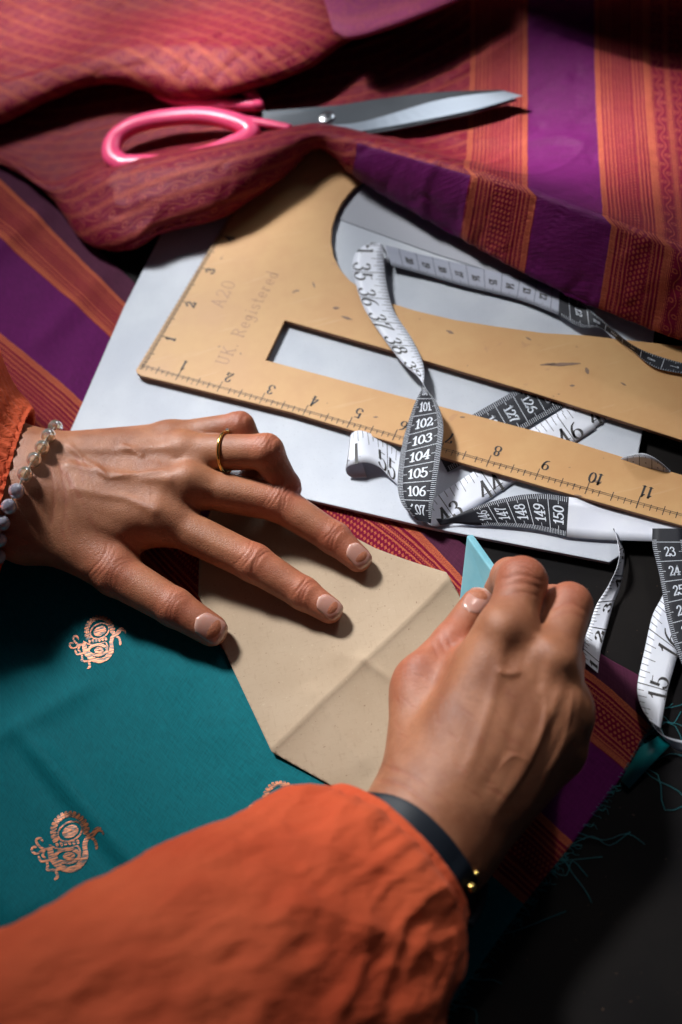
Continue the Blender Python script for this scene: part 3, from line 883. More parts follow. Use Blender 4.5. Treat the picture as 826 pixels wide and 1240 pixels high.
prints('printed_scale', cm_print(r, [(102, 514, 522), (105, 506, 584)], -1, stw + .12, r.l[-1] - .2, flip=True, size=.52, thick=.07, drop=.5), m_white_ink, tape)
# (3) coming back from the curl, under the ruler
A = [(508, 627, .66), (514, 618, .58), (527, 603, .535), (548, 588, .53), (575, 570, .53), (630, 534, .53), (700, 488, .53)]
B = [(522, 637, .75), (532, 637, .62), (548, 631, .535), (566, 621, .53), (596, 602, .53), (652, 565, .53), (722, 519, .53)]
r = Ribbon(B, A); r.build(tape, m_tape_w, m_tape_b)
prints('printed_scale', inch_print(r, [(43, 542, 616), (44, 592, 584)], 1, .4, r.l[-1] - .1, tick_w0=False), m_ink, tape)
# (4) black stretch 126 127 128 between the arms of the ruler
A = [(520, 532, .56), (578, 499, .56), (627, 471, .56), (690, 435, .56)]
B = [(542, 572, .56), (601, 539, .56), (650, 511, .56), (713, 475, .56)]
r = Ribbon(B, A); r.build(tape, m_tape_b, m_tape_w)
prints('printed_scale', cm_print(r, [(126, 632, 499), (127, 611, 511)], 1, .1, r.l[-1] - .1, flip=True, size=.5, thick=.065), m_white_ink, tape)
# white stretch beside it, 46
A = [(590, 553, .52), (652, 514, .52), (700, 484, .52), (760, 447, .52)]
B = [(612, 587, .52), (674, 548, .52), (722, 517, .52), (784, 480, .52)]
r = Ribbon(B, A); r.build(tape, m_tape_w, m_tape_b)
prints('printed_scale', inch_print(r, [(46, 672, 526), (47, 722, 493)], 1, .1, r.l[-1] - .1, tick_w0=False), m_ink, tape)
# (5) small curl 54 55 at the lower edge of the ruler
A = [(520, 572, .53), (497, 558, .56), (475, 541, .60), (456, 529, .75), (440, 522, .95), (429, 523, 1.0), (424, 530, .9), (426, 540, .7), (434, 546, .62)]
B = [(505, 601, .53), (488, 592, .58), (472, 581, .75), (455, 568, 1.05), (438, 560, 1.25), (425, 562, 1.25), (419, 569, .98), (424, 577, .62), (436, 580, .56)]
B = [(505, 601, .53), (488, 592, .58), (474, 580, .68), (460, 566, .9), (444, 560, 1.15), (429, 562, 1.2), (419, 567, .98), (424, 577, .62), (444, 578, .56)]
r = Ribbon(A, B); r.build(tape, m_tape_w, m_tape_w)
prints('printed_scale', inch_print(r, [(55, 467, 559), (54, 421, 545)], 1, .5, r.l[-1] - .5, tick_w0=True), m_ink, tape)
# (6) the end of the tape, 147..150 and the blank tab
A = [(528, 628, .72), (545, 627, .80), (565, 618, .95), (590, 609, 1.0), (627, 600, .98), (660, 598, .9), (689, 602, .78)]
B = [(533, 636, .62), (550, 634, .60), (575, 636, .58), (606, 637, .60), (640, 640, .62), (665, 645, .60), (686, 650, .60)]
r = Ribbon(B, A); r.build(tape, m_tape_b, m_tape_w)
prints('printed_scale', cm_print(r, [(150, 688, 626), (149, 665, 622)], 1, 1.9, r.l[-1] - .02, flip=False, size=.5, thick=.065), m_white_ink, tape)
A = [(689, 602, .78), (730, 607, .55), (780, 615, .54), (840, 625, .53), (900, 640, .53)]
B = [(686, 650, .60), (720, 653, .60), (770, 655, .62), (826, 657, .66), (900, 668, .6)]
r = Ribbon(B, A); r.build(tape, m_tape_w, m_tape_w)['label'] = 'blank white end tab of the tape'
# (7) small arch of tape behind the ruler on the right
A = [(745, 560, .6), (757, 553, 1.0), (778, 549, 1.5), (795, 556, 1.4), (812, 570, .9)]
B = [(745, 566, .5), (757, 566, .5), (778, 570, .6), (795, 575, .55), (812, 582, .5)]
r = Ribbon(B, A); r.build(tape, m_tape_w, m_tape_b)
prints('printed_scale', cm_print(r, [(60, 760, 560), (62, 790, 562)], 1, .1, r.l[-1] - .1, flip=False, size=.01), m_ink, tape)

tape2 = empty('tape_measure', 'loose white tape measure end on the dark table right of the hand', 'tape measure', P(780, 780, 0))
A = [(744, 640, .9), (747, 652, 1.0), (750, 672, 1.0), (746, 690, .9), (735, 712, .65), (722, 733, .45), (714, 757, .35), (708, 775, .3), (706, 800, .25)]
B = [(742, 640, .55), (749, 652, .35), (756, 668, .3), (755, 690, .3), (750, 713, .3), (743, 731, .3), (735, 760, .25), (727, 790, .22), (724, 815, .2)]
r = Ribbon(A, B); r.build(tape2, m_tape_w, m_tape_b)
prints('printed_scale', inch_print(r, [(3, 734, 728), (2, 722, 760)], 1, .6, r.l[-1] - .1, tick_w0=True, size=.7), m_ink, tape2)
A = [(826, 668, .5), (813, 695, .5), (802, 722, .5), (790, 746, .45), (781, 785, .4), (773, 822, .35), (772, 840, .35), (777, 857, .45), (787, 873, .7)]
B = [(860, 690, .5), (848, 715, .5), (835, 748, .5), (825, 778, .45), (818, 803, .4), (809, 833, .35), (806, 848, .35), (803, 865, .4), (800, 882, .5)]
r = Ribbon(A, B); r.build(tape2, m_tape_w, m_tape_b)
prints('printed_scale', inch_print(r, [(16, 806, 776), (15, 793, 832)], 1, .1, r.l[-1] - .1, tick_w0=True), m_ink, tape2)
A = [(787, 873, .7), (795, 884, .8), (810, 893, .8), (835, 897, .7), (870, 890, .6)]
B = [(800, 882, .5), (806, 895, .35), (816, 906, .3), (835, 912, .3), (870, 908, .3)]
r = Ribbon(A, B); r.build(tape2, m_tape_b, m_tape_w)
prints('printed_scale', cm_print(r, [(38, 800, 890), (37, 820, 898)], 1, .1, r.l[-1] - .1, size=.01), m_white_ink, tape2)
A = [(790, 640, .8), (790, 661, .85), (795, 682, .85), (800, 705, .85), (807, 745, .85), (818, 785, .8), (835, 825, .7)]
B = [(828, 640, .8), (830, 661, .85), (834, 680, .85), (839, 700, .85), (846, 735, .85), (856, 775, .8), (870, 815, .7)]
r = Ribbon(A, B); r.build(tape2, m_tape_b, m_tape_w)
prints('printed_scale', cm_print(r, [(23, 815, 679), (25, 825, 726)], 1, .6, r.l[-1] - .1, flip=False, size=.5, thick=.065), m_white_ink, tape2)

# ------------------------------------------------------------------ maroon brocade fabric, folded over the top
def draped(name, rails, x0, x1, nx, nv, mat, parent, frontrow=None, wr=.05, seed=1, vstep=1.0, uvsc=24.0):
    xs = np.linspace(x0, x1, nx)
    rr = np.array([hermite_rail(r_, xs) for r_ in rails])     # (R, nx, 3) in px,px,cm
    W = Pn(rr); dens = cr(W, nv)                              # (nv,nx,3)
    pr = cr(rr, nv)
    l = np.zeros((nv, nx)); l[1:] = np.cumsum(np.linalg.norm(np.diff(dens, axis=0), axis=2), axis=0)
    lm = l.mean(axis=1, keepdims=True) * .5 + l * .5
    tu = np.gradient(dens, axis=1); tv = np.gradient(dens, axis=0); nn = np.cross(tv, tu); nn /= np.linalg.norm(nn, axis=2)[..., None] + 1e-9
    nn *= np.sign(nn[..., 2:3] + 1e-6)
    ruv = np.stack([dens[..., 0] * .18, dens[..., 1] * .42, dens[..., 2] * .3], -1)
    d = wr * fbm(ruv, 3, seed) + wr * .35 * fbm(ruv * 4, 2, seed + 5)
    sk = np.stack([dens[..., 0] * .10 + dens[..., 1] * .07, dens[..., 1] * .34 - dens[..., 0] * .12, dens[..., 2] * .1], -1)
    d = d + wr * 1.6 * np.clip(1 - np.abs(fbm(sk, 2, seed + 40)) * 4.5, 0, 1) ** 1.5 - wr * .9 * np.clip(1 - np.abs(fbm(sk * 1.7 + 5, 2, seed + 50)) * 7, 0, 1)
    dens = dens + nn * d[..., None]
    U = np.broadcast_to(xs / uvsc, (nv, nx)); uv = np.stack([U, lm], -1).reshape(-1, 2)
    if frontrow is not None:
        rp = np.linspace(0, len(rails) - 1, nv); kc = int(np.argmax(rp > frontrow)); sh = np.clip((l - l[kc]) , 0, None)
        U = U - (np.clip(l - l[kc] + .4, 0, .4) / .4) * .45 + sh * .14
        top = np.clip((rp - 4) / 3, 0, 1)[:, None]; U = U + (1 - top) * (U - 26.65) * .12
        uv = np.stack([U, lm], -1).reshape(-1, 2)
    at = None
    if frontrow is not None:
        rowpos = np.linspace(0, len(rails) - 1, nv)
        fr = np.repeat(((rowpos > frontrow)).astype(float), nx); at = {'front': fr}
    o = mesh_obj(name, dens.reshape(-1, 3), grid_faces(nv, nx), mat, parent, uv=uv, attr=at)
    solidify(o, .03, 0)
    return o

cloth = empty('brocade_fabric', 'maroon brocade fabric with purple bands, heaped in folds round the scissors', 'fabric', P(420, 150, 0))
rails = [
 [(-200, -240, 2), (400, -240, 2), (560, -260, 4), (1000, -260, 5)],
 [(-200, -130, 2), (400, -130, 2.0), (520, -150, 7.5), (760, -150, 10.5), (1000, -140, 9.0)],  # unseen heap beyond the top edge, raised to cast shade on the bands
 [(-200, -40, 1.6), (400, -50, 1.8), (520, -80, 5.0), (700, -85, 7.5), (826, -80, 6.5), (1000, -70, 6)],
 [(-200, 20, 1.4), (300, 25, 1.2), (500, 20, 1.4), (640, 0, 1.9), (720, 0, 1.9), (826, 0, 2.4), (1000, 0, 3)],
 [(-200, 70, 1.0), (100, 80, 1.0), (300, 85, .95), (500, 80, 1.1), (640, 80, 1.2), (826, 60, 1.6), (1000, 60, 2)],
 [(-200, 100, .9), (0, 130, .85), (100, 150, .85), (300, 135, .9), (420, 130, 1.0), (500, 140, 1.05), (640, 150, 1.2), (740, 150, 1.5), (826, 140, 2.0), (1000, 130, 2.2)],
 [(-200, 110, .9), (0, 165, .85), (100, 185, .9), (200, 180, 1.0), (300, 160, 1.3), (385, 146, 1.7), (450, 160, 1.6), (520, 180, 1.5), (600, 196, 1.8), (700, 205, 2.3), (826, 215, 2.7), (1000, 230, 2.8)],
 [(-200, 118, .85), (0, 178, .85), (65, 215, .95), (130, 202, 1.9), (200, 186, 2.5), (280, 172, 2.7), (340, 160, 2.7), (385, 153, 2.6), (420, 158, 2.7), (500, 180, 3.6), (570, 199, 4.1), (640, 219, 4.3), (740, 256, 4.3), (826, 286, 4.3), (1000, 328, 4.3)],
 [(-200, 124, .8), (0, 184, .85), (65, 226, 1.2), (130, 207, 2.5), (200, 195, 3.2), (280, 180, 3.4), (340, 167, 3.1), (385, 160, 2.9), (420, 166, 3.2), (500, 188, 4.3), (570, 207, 4.8), (640, 229, 5.0), (740, 266, 5.0), (826, 298, 5.0), (1000, 345, 5.0)],
 [(-200, 130, .7), (0, 189, .85), (65, 232, 1.2), (130, 226, 2.6), (200, 216, 3.3), (280, 201, 3.5), (340, 180, 3.2), (385, 166, 2.8), (420, 179, 3.0), (500, 204, 3.9), (570, 228, 4.3), (640, 251, 4.4), (740, 291, 4.4), (826, 325, 4.4), (1000, 378, 4.4)],
 [(-200, 135, .5), (0, 194, .75), (65, 238, 1.0), (100, 268, 1.5), (150, 286, 2.0), (200, 266, 2.4), (270, 245, 2.6), (340, 203, 2.4), (385, 174, 2.3), (420, 198, 2.3), (500, 240, 2.4), (570, 272, 2.5), (640, 305, 2.5), (740, 352, 2.5), (826, 385, 2.4), (1000, 445, 2.4)],
 [(-200, 138, .3), (0, 197, .6), (65, 242, .7), (100, 290, .75), (150, 303, .9), (200, 280, 1.2), (270, 262, 1.3), (340, 218, 1.4), (385, 180, 1.5), (430, 214, 1.3), (500, 257, 1.3), (560, 290, 1.3), (640, 334, 1.3), (740, 380, 1.3), (826, 413, 1.3), (1000, 475, 1.3)],
 [(-200, 128, .15), (0, 187, .4), (65, 230, .45), (100, 268, .5), (150, 272, .75), (200, 250, 1.0), (270, 228, 1.05), (340, 190, 1.1), (385, 165, 1.2), (430, 195, 1.05), (500, 232, 1.05), (560, 262, 1.05), (640, 300, 1.05), (740, 350, 1.05), (826, 382, 1.05), (1000, 445, 1.1)],
]
draped('draped_cloth', rails, -200, 1000, 330, 300, m_maroon, cloth, frontrow=8.35, wr=.06, seed=11)
rails = [
 [(-250, -260, 3.0), (100, -260, 3.5), (300, -260, 3.5), (560, -200, 3.0)],
 [(-250, -120, 4.0), (100, -120, 4.2), (300, -120, 4.2), (540, -100, 4.2)],
 [(-250, -30, 4.0), (50, -20, 3.8), (150, -25, 4.0), (300, -30, 4.1), (400, -30, 4.4), (520, -20, 4.4)],
 [(-250, 60, 4.1), (0, 45, 3.9), (100, 25, 3.8), (180, 15, 3.8), (300, 12, 3.9), (395, 0, 4.4), (500, -10, 4.4)],
 [(-250, 150, 4.6), (0, 94, 4.4), (60, 76, 4.5), (102, 66, 4.6), (160, 46, 4.7), (219, 44, 4.8), (305, 44, 4.8), (360, 40, 4.7), (420, 22, 4.6), (500, 0, 4.5)],
 [(-250, 165, 4.5), (0, 104, 4.5), (60, 88, 4.7), (102, 78, 4.8), (160, 62, 5.0), (219, 60, 5.1), (305, 62, 5.1), (360, 54, 4.9), (420, 35, 4.7), (500, 5, 4.5)],
 [(-250, 195, 3.9), (0, 132, 4.1), (60, 110, 4.3), (102, 96, 4.4), (160, 92, 4.5), (219, 103, 4.5), (264, 106, 4.4), (305, 98, 4.5), (360, 82, 4.5), (420, 47, 4.4), (500, 10, 4.3)],
 [(-250, 215, 3.0), (0, 150, 3.3), (51, 126, 3.5), (102, 105, 3.6), (142, 102, 3.6), (178, 112, 3.5), (219, 123, 3.3), (264, 118, 3.3), (330, 99, 3.6), (381, 78, 3.9), (420, 51, 4.1), (500, 13, 4.1)],
 [(-250, 200, 2.6), (0, 135, 2.9), (51, 111, 3.0), (102, 90, 3.1), (142, 87, 3.1), (178, 95, 3.0), (219, 105, 2.9), (264, 100, 2.9), (330, 82, 3.2), (381, 62, 3.5), (420, 38, 3.8), (500, 5, 3.9)],
]
rails = [[(x, y, z_ - (1.5 if k > 3 else 1.2)) for x, y, z_ in r_] for k, r_ in enumerate(rails)]
draped('folded_flap', rails, -250, 500, 230, 200, m_flap, cloth, wr=.05, seed=23)
rails = [
 [(385, -80, 4.8), (480, -90, 5.2), (640, -100, 4.5)],
 [(388, -20, 5.1), (480, -35, 5.2), (620, -60, 4.8)],
 [(396, 10, 5.4), (430, 12, 5.4), (500, -8, 5.3), (600, -45, 5.0)],
 [(402, 32, 5.4), (430, 38, 5.4), (500, 16, 5.3), (590, -20, 5.0)],
 [(406, 42, 5.1), (430, 47, 5.1), (500, 25, 5.0), (585, -12, 4.8)],
 [(408, 38, 4.8), (430, 42, 4.8), (500, 20, 4.8), (580, -14, 4.6)],
]
rails = [[(x, y, z_ - 1.3) for x, y, z_ in r_] for r_ in rails]
def corner_flap():
    m, b = newmat('pink_lining', (.50, .10, .22), .45); U2, V2 = uvxy()
    z2 = vine_rows(V2 * 1.0, U2, 1.2); silk(b, (.42, .07, .19), z2 * .5, U2, V2, .45)
    xs = np.linspace(0, 1, 60); rr = np.array([cr(np.array(r_, float), 60) for r_ in rails]); W = cr(Pn(rr), 40)
    W += np.array([0, 0, 1.0]) * (.03 * fbm(W * .5, 2, 4))[..., None]
    uv = np.stack(np.meshgrid(np.linspace(0, 7, 60), np.linspace(0, 5, 40)), -1).reshape(-1, 2)
    o = mesh_obj('turned_corner', W.reshape(-1, 3), grid_faces(40, 60), m, cloth, uv=uv); solidify(o, .03, 0)
corner_flap()

# ------------------------------------------------------------------ scissors
sc = empty('scissors', 'steel scissors with pink plastic handles half hidden in the brocade folds', 'scissors', P(390, 145, 2))
def blade(name, pts, z0, z1, mat):
    v, f = prism([xy(x, y, z1) for x, y in pts], z0, z1); o = mesh_obj(name, v, f, mat, sc, smooth=False); bevel(o, .03); return o
lp = [(150, 199), (137, 190), (136, 176), (144, 163), (165, 151), (200, 143), (245, 140), (280, 146), (302, 156), (300, 166), (280, 176), (250, 188), (200, 198)]
zz = [2.1, 2.05, 2.05, 2.05, 2.1, 2.1, 2.15, 2.15, 2.1, 2.05, 2.05, 2.05, 2.1]
c = Pn([(x, y, z_) for (x, y), z_ in zip(lp, zz)]); c = np.vstack([c, c[:1]]); c = cr_len(c, 90)[:-1]
v, f = tube(c, .62, 16, closed=True, squash=(1, .72)); mesh_obj('handle', v, f, m_pink, sc)
c = cr(Pn([(285, 146, 2.15), (305, 147, 2.2), (330, 151, 2.2), (352, 155, 2.2)]), 20)
v, f = tube(c, np.linspace(.36, .24, 20), 12, squash=(1, .7)); mesh_obj('handle_neck', v, f, m_pink, sc)
lp = [(314, 128), (280, 127), (232, 124), (196, 114), (186, 98), (204, 88), (250, 92), (296, 108)]
c = Pn([(x, y, 1.75) for x, y in lp]); c = np.vstack([c, c[:1]]); c = cr_len(c, 70)[:-1]
v, f = tube(c, .42, 12, closed=True, squash=(1, .85)); mesh_obj('handle', v, f, m_pink, sc)
blade('blade', [(318, 134), (350, 132), (400, 128), (440, 124), (524, 119), (600, 116), (626, 120), (568, 138), (477, 157), (426, 165), (386, 163), (340, 158), (318, 150)], 1.70, 1.84, m_steel)
# upper blade with a hollow-ground facet
zt1 = 2.10; zt0 = 1.90
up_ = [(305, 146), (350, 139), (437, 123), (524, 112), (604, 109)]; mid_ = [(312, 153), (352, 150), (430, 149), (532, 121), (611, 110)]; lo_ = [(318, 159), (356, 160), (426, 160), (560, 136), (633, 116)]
n = 40
u_ = cr(Pn([(x, y, zt1) for x, y in up_]), n); m_ = cr(Pn([(x, y, zt1 + .03) for x, y in mid_]), n); l_ = cr(Pn([(x, y, zt0 + .03) for x, y in lo_]), n)
ub = cr(Pn([(x, y, zt0) for x, y in up_]), n); lb = cr(Pn([(x, y, zt0) for x, y in lo_]), n)
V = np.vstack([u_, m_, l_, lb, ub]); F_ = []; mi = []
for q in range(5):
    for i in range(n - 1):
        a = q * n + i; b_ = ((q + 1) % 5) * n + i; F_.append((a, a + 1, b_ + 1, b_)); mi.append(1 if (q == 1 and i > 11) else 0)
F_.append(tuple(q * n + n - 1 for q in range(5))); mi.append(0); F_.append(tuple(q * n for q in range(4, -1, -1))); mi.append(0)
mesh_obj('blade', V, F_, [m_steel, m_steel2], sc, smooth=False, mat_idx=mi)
pc = P(396, 143, zt1)
def disc(c, r, h, n=24, dome=0):
    V = []; 
    for k, (rr_, zz_) in enumerate([(r, 0), (r, h * .6), (r * .85, h), (r * .4, h + dome), (0.001, h + dome)]):
        for i in range(n): a = 2 * math.pi * i / n; V.append(c + np.array([rr_ * math.cos(a), rr_ * math.sin(a), zz_]))
    return np.array(V), grid_faces(5, n, True)
v, f = disc(pc, .50, .12, dome=.03); mesh_obj('pivot_screw', v, f, newmat('screw_steel', (.62, .64, .66), .25, 1.0)[0], sc)
v, f = disc(pc + np.array([0, 0, .13]), .16, .05); mesh_obj('screw_socket', v, f, newmat('screw_dark', (.1, .1, .11), .3, 1.0)[0], sc)

# ------------------------------------------------------------------ hands: distance field + surface nets
class Field:
    def __init__(s, lo, hi, h):
        s.lo = np.array(lo, float); s.h = h; s.n = np.ceil((np.array(hi) - s.lo) / h).astype(int) + 1
        s.ax = [s.lo[k] + np.arange(s.n[k]) * h for k in range(3)]
    def new(s): return np.full(s.n, 50.0, dtype=np.float32)
    def block(s, lo, hi):
        a = np.clip(((np.array(lo) - s.lo) / s.h).astype(int), 0, s.n - 1); b = np.clip(((np.array(hi) - s.lo) / s.h).astype(int) + 2, 1, s.n)
        sl = tuple(slice(a[k], b[k]) for k in range(3))
        g = np.meshgrid(*[s.ax[k][sl[k]] for k in range(3)], indexing='ij')
        return sl, np.stack(g, -1)
    def cone(s, D, a, b, ra, rb, k=.3, m=1.2, flat=None):
        a = np.array(a, float); b = np.array(b, float); r = max(ra, rb) + k + m
        lo = np.minimum(a, b) - r; hi = np.maximum(a, b) + r
        if (hi < s.lo).any() or (lo > s.lo + s.n * s.h).any(): return
        sl, g = s.block(lo, hi)
        if flat is not None:                      # flat=(direction, factor): thinner along that direction
            dd, fc = flat; dd = np.array(dd) / np.linalg.norm(dd)
            t0 = np.clip(((g - a) @ (b - a)) / max(np.dot(b - a, b - a), 1e-9), 0, 1); q = g - a - t0[..., None] * (b - a)
            qn = q @ dd; q = q + dd * (qn * (1 / fc - 1))[..., None]
            d = (np.linalg.norm(q, axis=-1) - (ra + (rb - ra) * t0)) * (.5 + .5 * fc)
        else:
            t0 = np.clip(((g - a) @ (b - a)) / max(np.dot(b - a, b - a), 1e-9), 0, 1)
            d = np.linalg.norm(g - a - t0[..., None] * (b - a), axis=-1) - (ra + (rb - ra) * t0)
        D[sl] = smin(D[sl], d.astype(np.float32), k)
    def bumpf(s, D, c, r, amp, stretch=None):
        c = np.array(c, float); R_ = r * 3 * (2 if stretch is not None else 1)
        sl, g = s.block(c - R_, c + R_); q = g - c
        if stretch is not None:
            dd, fc = stretch; dd = np.array(dd) / np.linalg.norm(dd); q = q + dd * ((q @ dd) * (1 / fc - 1))[..., None]
        D[sl] -= (amp * np.exp(-(q ** 2).sum(-1) / r ** 2)).astype(np.float32)
    def ridge(s, D, pts, w, amp):
        pts = np.array(pts, float); lo = pts.min(0) - 3 * w - .3; hi = pts.max(0) + 3 * w + .3; sl, g = s.block(lo, hi)
        best = np.full(g.shape[:3], 1e9)
        for i in range(len(pts) - 1):
            a, b = pts[i], pts[i + 1]; t0 = np.clip(((g - a) @ (b - a)) / np.dot(b - a, b - a), 0, 1)
            best = np.minimum(best, ((g - a - t0[..., None] * (b - a)) ** 2).sum(-1))
        D[sl] -= (amp * np.exp(-best / w ** 2)).astype(np.float32)
def smin(a, b, k):
    h = np.maximum(k - np.abs(a - b), 0) / k
    return np.minimum(a, b) - h * h * k * .25
def nets(D, lo, h):
    ins = D < 0
    c = ins[:-1, :-1, :-1].astype(np.int8)
    tot = np.zeros_like(c)
    cor = [(i, j, k) for i in (0, 1) for j in (0, 1) for k in (0, 1)]
    nx, ny, nz = D.shape
    for i, j, k in cor: tot += ins[i:nx - 1 + i, j:ny - 1 + j, k:nz - 1 + k]
    act = (tot > 0) & (tot < 8); I = np.argwhere(act); idx = np.full(act.shape, -1, dtype=np.int64); idx[act] = np.arange(len(I))
    vals = {q: D[I[:, 0] + q[0], I[:, 1] + q[1], I[:, 2] + q[2]] for q in cor}
    acc = np.zeros((len(I), 3)); cnt = np.zeros(len(I))
    for q in cor:
        for ax in range(3):
            if q[ax] == 0:
                r_ = list(q); r_[ax] = 1; r_ = tuple(r_); a, b = vals[q], vals[r_]; x = (a < 0) != (b < 0)
                t = np.where(x, a / np.where(x, a - b, 1), 0); p = np.array(q, float) + np.zeros((len(I), 3)); p[:, ax] += t
                acc += p * x[:, None]; cnt += x
    V = (I + acc / cnt[:, None]) * h + lo
    F_ = []
    for ax in range(3):
        o1, o2 = [(1, 2), (2, 0), (0, 1)][ax]
        sl0 = [slice(None)] * 3; sl1 = [slice(None)] * 3; sl0[ax] = slice(0, -1); sl1[ax] = slice(1, None)
        x = ins[tuple(sl0)] != ins[tuple(sl1)]
        E_ = np.argwhere(x); ok = (E_[:, o1] > 0) & (E_[:, o2] > 0) & (E_[:, o1] < D.shape[o1] - 1) & (E_[:, o2] < D.shape[o2] - 1); E_ = E_[ok]
        s_in = ins[tuple(E_.T)]
        q = []
        for d1, d2 in ((-1, -1), (0, -1), (0, 0), (-1, 0)):
            e = E_.copy(); e[:, o1] += d1; e[:, o2] += d2; q.append(idx[tuple(e.T)])
        q = np.stack(q, 1); q[~s_in] = q[~s_in][:, ::-1]
        F_.append(q)
    F_ = np.vstack(F_); F_ = F_[(F_ >= 0).all(1)]
    return V, F_

def nrm(v): v = np.array(v, float); return v / (np.linalg.norm(v) + 1e-12)
person = empty('person', 'person in an orange gathered-sleeve blouse holding a paper pattern and marking with chalk', 'person', P(260, 900, 0))

def build_hand(fingers, palm, webs, bumps, ridges, forearm, h, zfloor, kpalm=1.0, kfin=.55, relief=(), rscale=1.0):
    allp = [np.array(q[0]) for fg in fingers for q in fg['j']] + [np.array(q[0]) for q in palm] + [np.array(q[1]) for q in palm] + [np.array(q[0]) for q in forearm] + [np.array(q[1]) for q in forearm]
    lo = np.min(allp, 0) - 2.2; hi = np.max(allp, 0) + 2.2; lo[2] = max(lo[2], -.3)
    Fd = Field(lo, hi, h)
    Dp = Fd.new()
    for q in palm: Fd.cone(Dp, q[0], q[1], q[2], q[3], kpalm, flat=q[4] if len(q) > 4 else None)
    for q in forearm: Fd.cone(Dp, q[0], q[1], q[2], q[3], 1.0)
    Df = None; info = []
    for fg in fingers:
        D = Fd.new(); js = fg['j']
        for i in range(len(js) - 1):
            Fd.cone(D, js[i][0], js[i + 1][0], js[i][1], js[i + 1][1], .25)
        # joints: knuckle bulge on the back of the finger
        for i, (c, rj) in enumerate(js):
            if 0 < i < len(js) - 1:
                c = np.array(c); t0 = nrm(np.array(js[i + 1][0]) - np.array(js[i - 1][0])); dn = np.array(fg['up'][i] if isinstance(fg['up'], list) else fg['up'], float); dn = nrm(dn - t0 * np.dot(dn, t0))
                info.append((c, rj, t0, dn, i, fg.get('cr', 1.0)))
                Fd.bumpf(D, c + dn * rj * .5, rj * .75, .07 * fg.get('bul', 1))
                if i == 1 or fg.get('thumb'):
                    pass
        Df = D if Df is None else smin(Df, D, fg.get('k', .10))
    for a, b, ra, rb, k in webs: Fd.cone(Dp, a, b, ra, rb, k)
    D = smin(Dp, Df, kfin)
    for c, r_, amp, *st in bumps: Fd.bumpf(D, c, r_, amp, st[0] if st else None)
    for pts_, w, amp in ridges: Fd.ridge(D, pts_, w, amp)
    D = np.maximum(D, 0) + np.minimum(D, 0)
    V, F_ = nets(D, Fd.lo, h)
    # crease relief and colouring at vertex level
    flush = np.zeros(len(V)); crease = np.zeros(len(V))
    N = vert_normals(V, F_)
    for c, rj, t0, dn, i, crw in info:
        q = V - c; al = q @ t0; up_ = q @ dn; sd = q @ np.cross(t0, dn); rad = np.linalg.norm(q, axis=1)
        near = rad < rj * 2.2; mask = near * np.clip((up_ / rj - .15) * 2.2, 0, 1) * np.clip(1.1 - (sd / (rj * .85)) ** 2, 0, 1)
        flush += np.exp(-(rad / (rj * 1.35)) ** 2) * np.clip(up_ / rj + .3, 0, 1)
        offs = (-.34, -.17, .0, .15, .30) if i == 1 else (-.12, .02, .16)
        if crw > 0:
            for kx, o_ in enumerate(offs):
                bend = o_ * rj * 1.25 + (sd ** 2) * .35 * (1 if o_ > 0 else -1) + .05 * vnoise(V * 2.3 + kx * 7, 5)
                g_ = np.exp(-((al - bend) / .065) ** 2) * mask * crw * (.6 + .4 * vnoise(V * 1.7 + kx, 8))
                crease += g_
    for fg in fingers:
        tip = np.array(fg['j'][-1][0]); flush += .55 * np.exp(-(np.linalg.norm(V - tip, axis=1) / .9) ** 2)
    V = V - N * (np.clip(crease, 0, 1) * .065)[:, None]
    N = vert_normals(V, F_); Cq = V - CAM; zq = Cq @ FW; pxq = np.stack([Cq @ RR / zq * FPX + CW / 2, CH / 2 - Cq @ UU / zq * FPX], 1); vis = np.clip(-(N * (Cq / np.linalg.norm(Cq, axis=1)[:, None])).sum(1) * 2.5, 0, 1)
    dd = np.zeros(len(V))
    for pts_, w, amp in relief:
        pts_ = np.array(pts_, float)
        if len(pts_) > 2: pts_ = cr(pts_, 24)
        best = np.full(len(V), 1e9); tb = np.zeros(len(V))
        if len(pts_) == 1: best = ((pxq - pts_[0]) ** 2).sum(1)
        for i in range(len(pts_) - 1):
            a, b = pts_[i], pts_[i + 1]; t0 = np.clip(((pxq - a) @ (b - a)) / max(np.dot(b - a, b - a), 1e-9), 0, 1); q = ((pxq - a - t0[:, None] * (b - a)) ** 2).sum(1)
            tb = np.where(q < best, (i + t0) / max(1, len(pts_) - 1), tb); best = np.minimum(best, q)
        fade = np.clip(np.minimum(tb, 1 - tb) * 5 + .25, 0, 1) if len(pts_) > 1 else 1
        g_ = np.exp(-best / w ** 2) * fade; dd += amp * rscale * g_
        if amp < 0 and w < 4: crease = crease + g_ * .6
    V = V + N * (dd * vis)[:, None]
    low = V[:, 2] < zfloor; V[low, 2] = zfloor + (V[low, 2] - zfloor) * .05
    return V, F_, np.clip(flush, 0, 1), np.clip(crease, 0, 1)

def vert_normals(V, F_):
    a, b, c, d = V[F_[:, 0]], V[F_[:, 1]], V[F_[:, 2]], V[F_[:, 3]]
    fn = np.cross(c - a, d - b); N = np.zeros_like(V)
    for k in range(4): np.add.at(N, F_[:, k], fn)
    return N / (np.linalg.norm(N, axis=1)[:, None] + 1e-12)

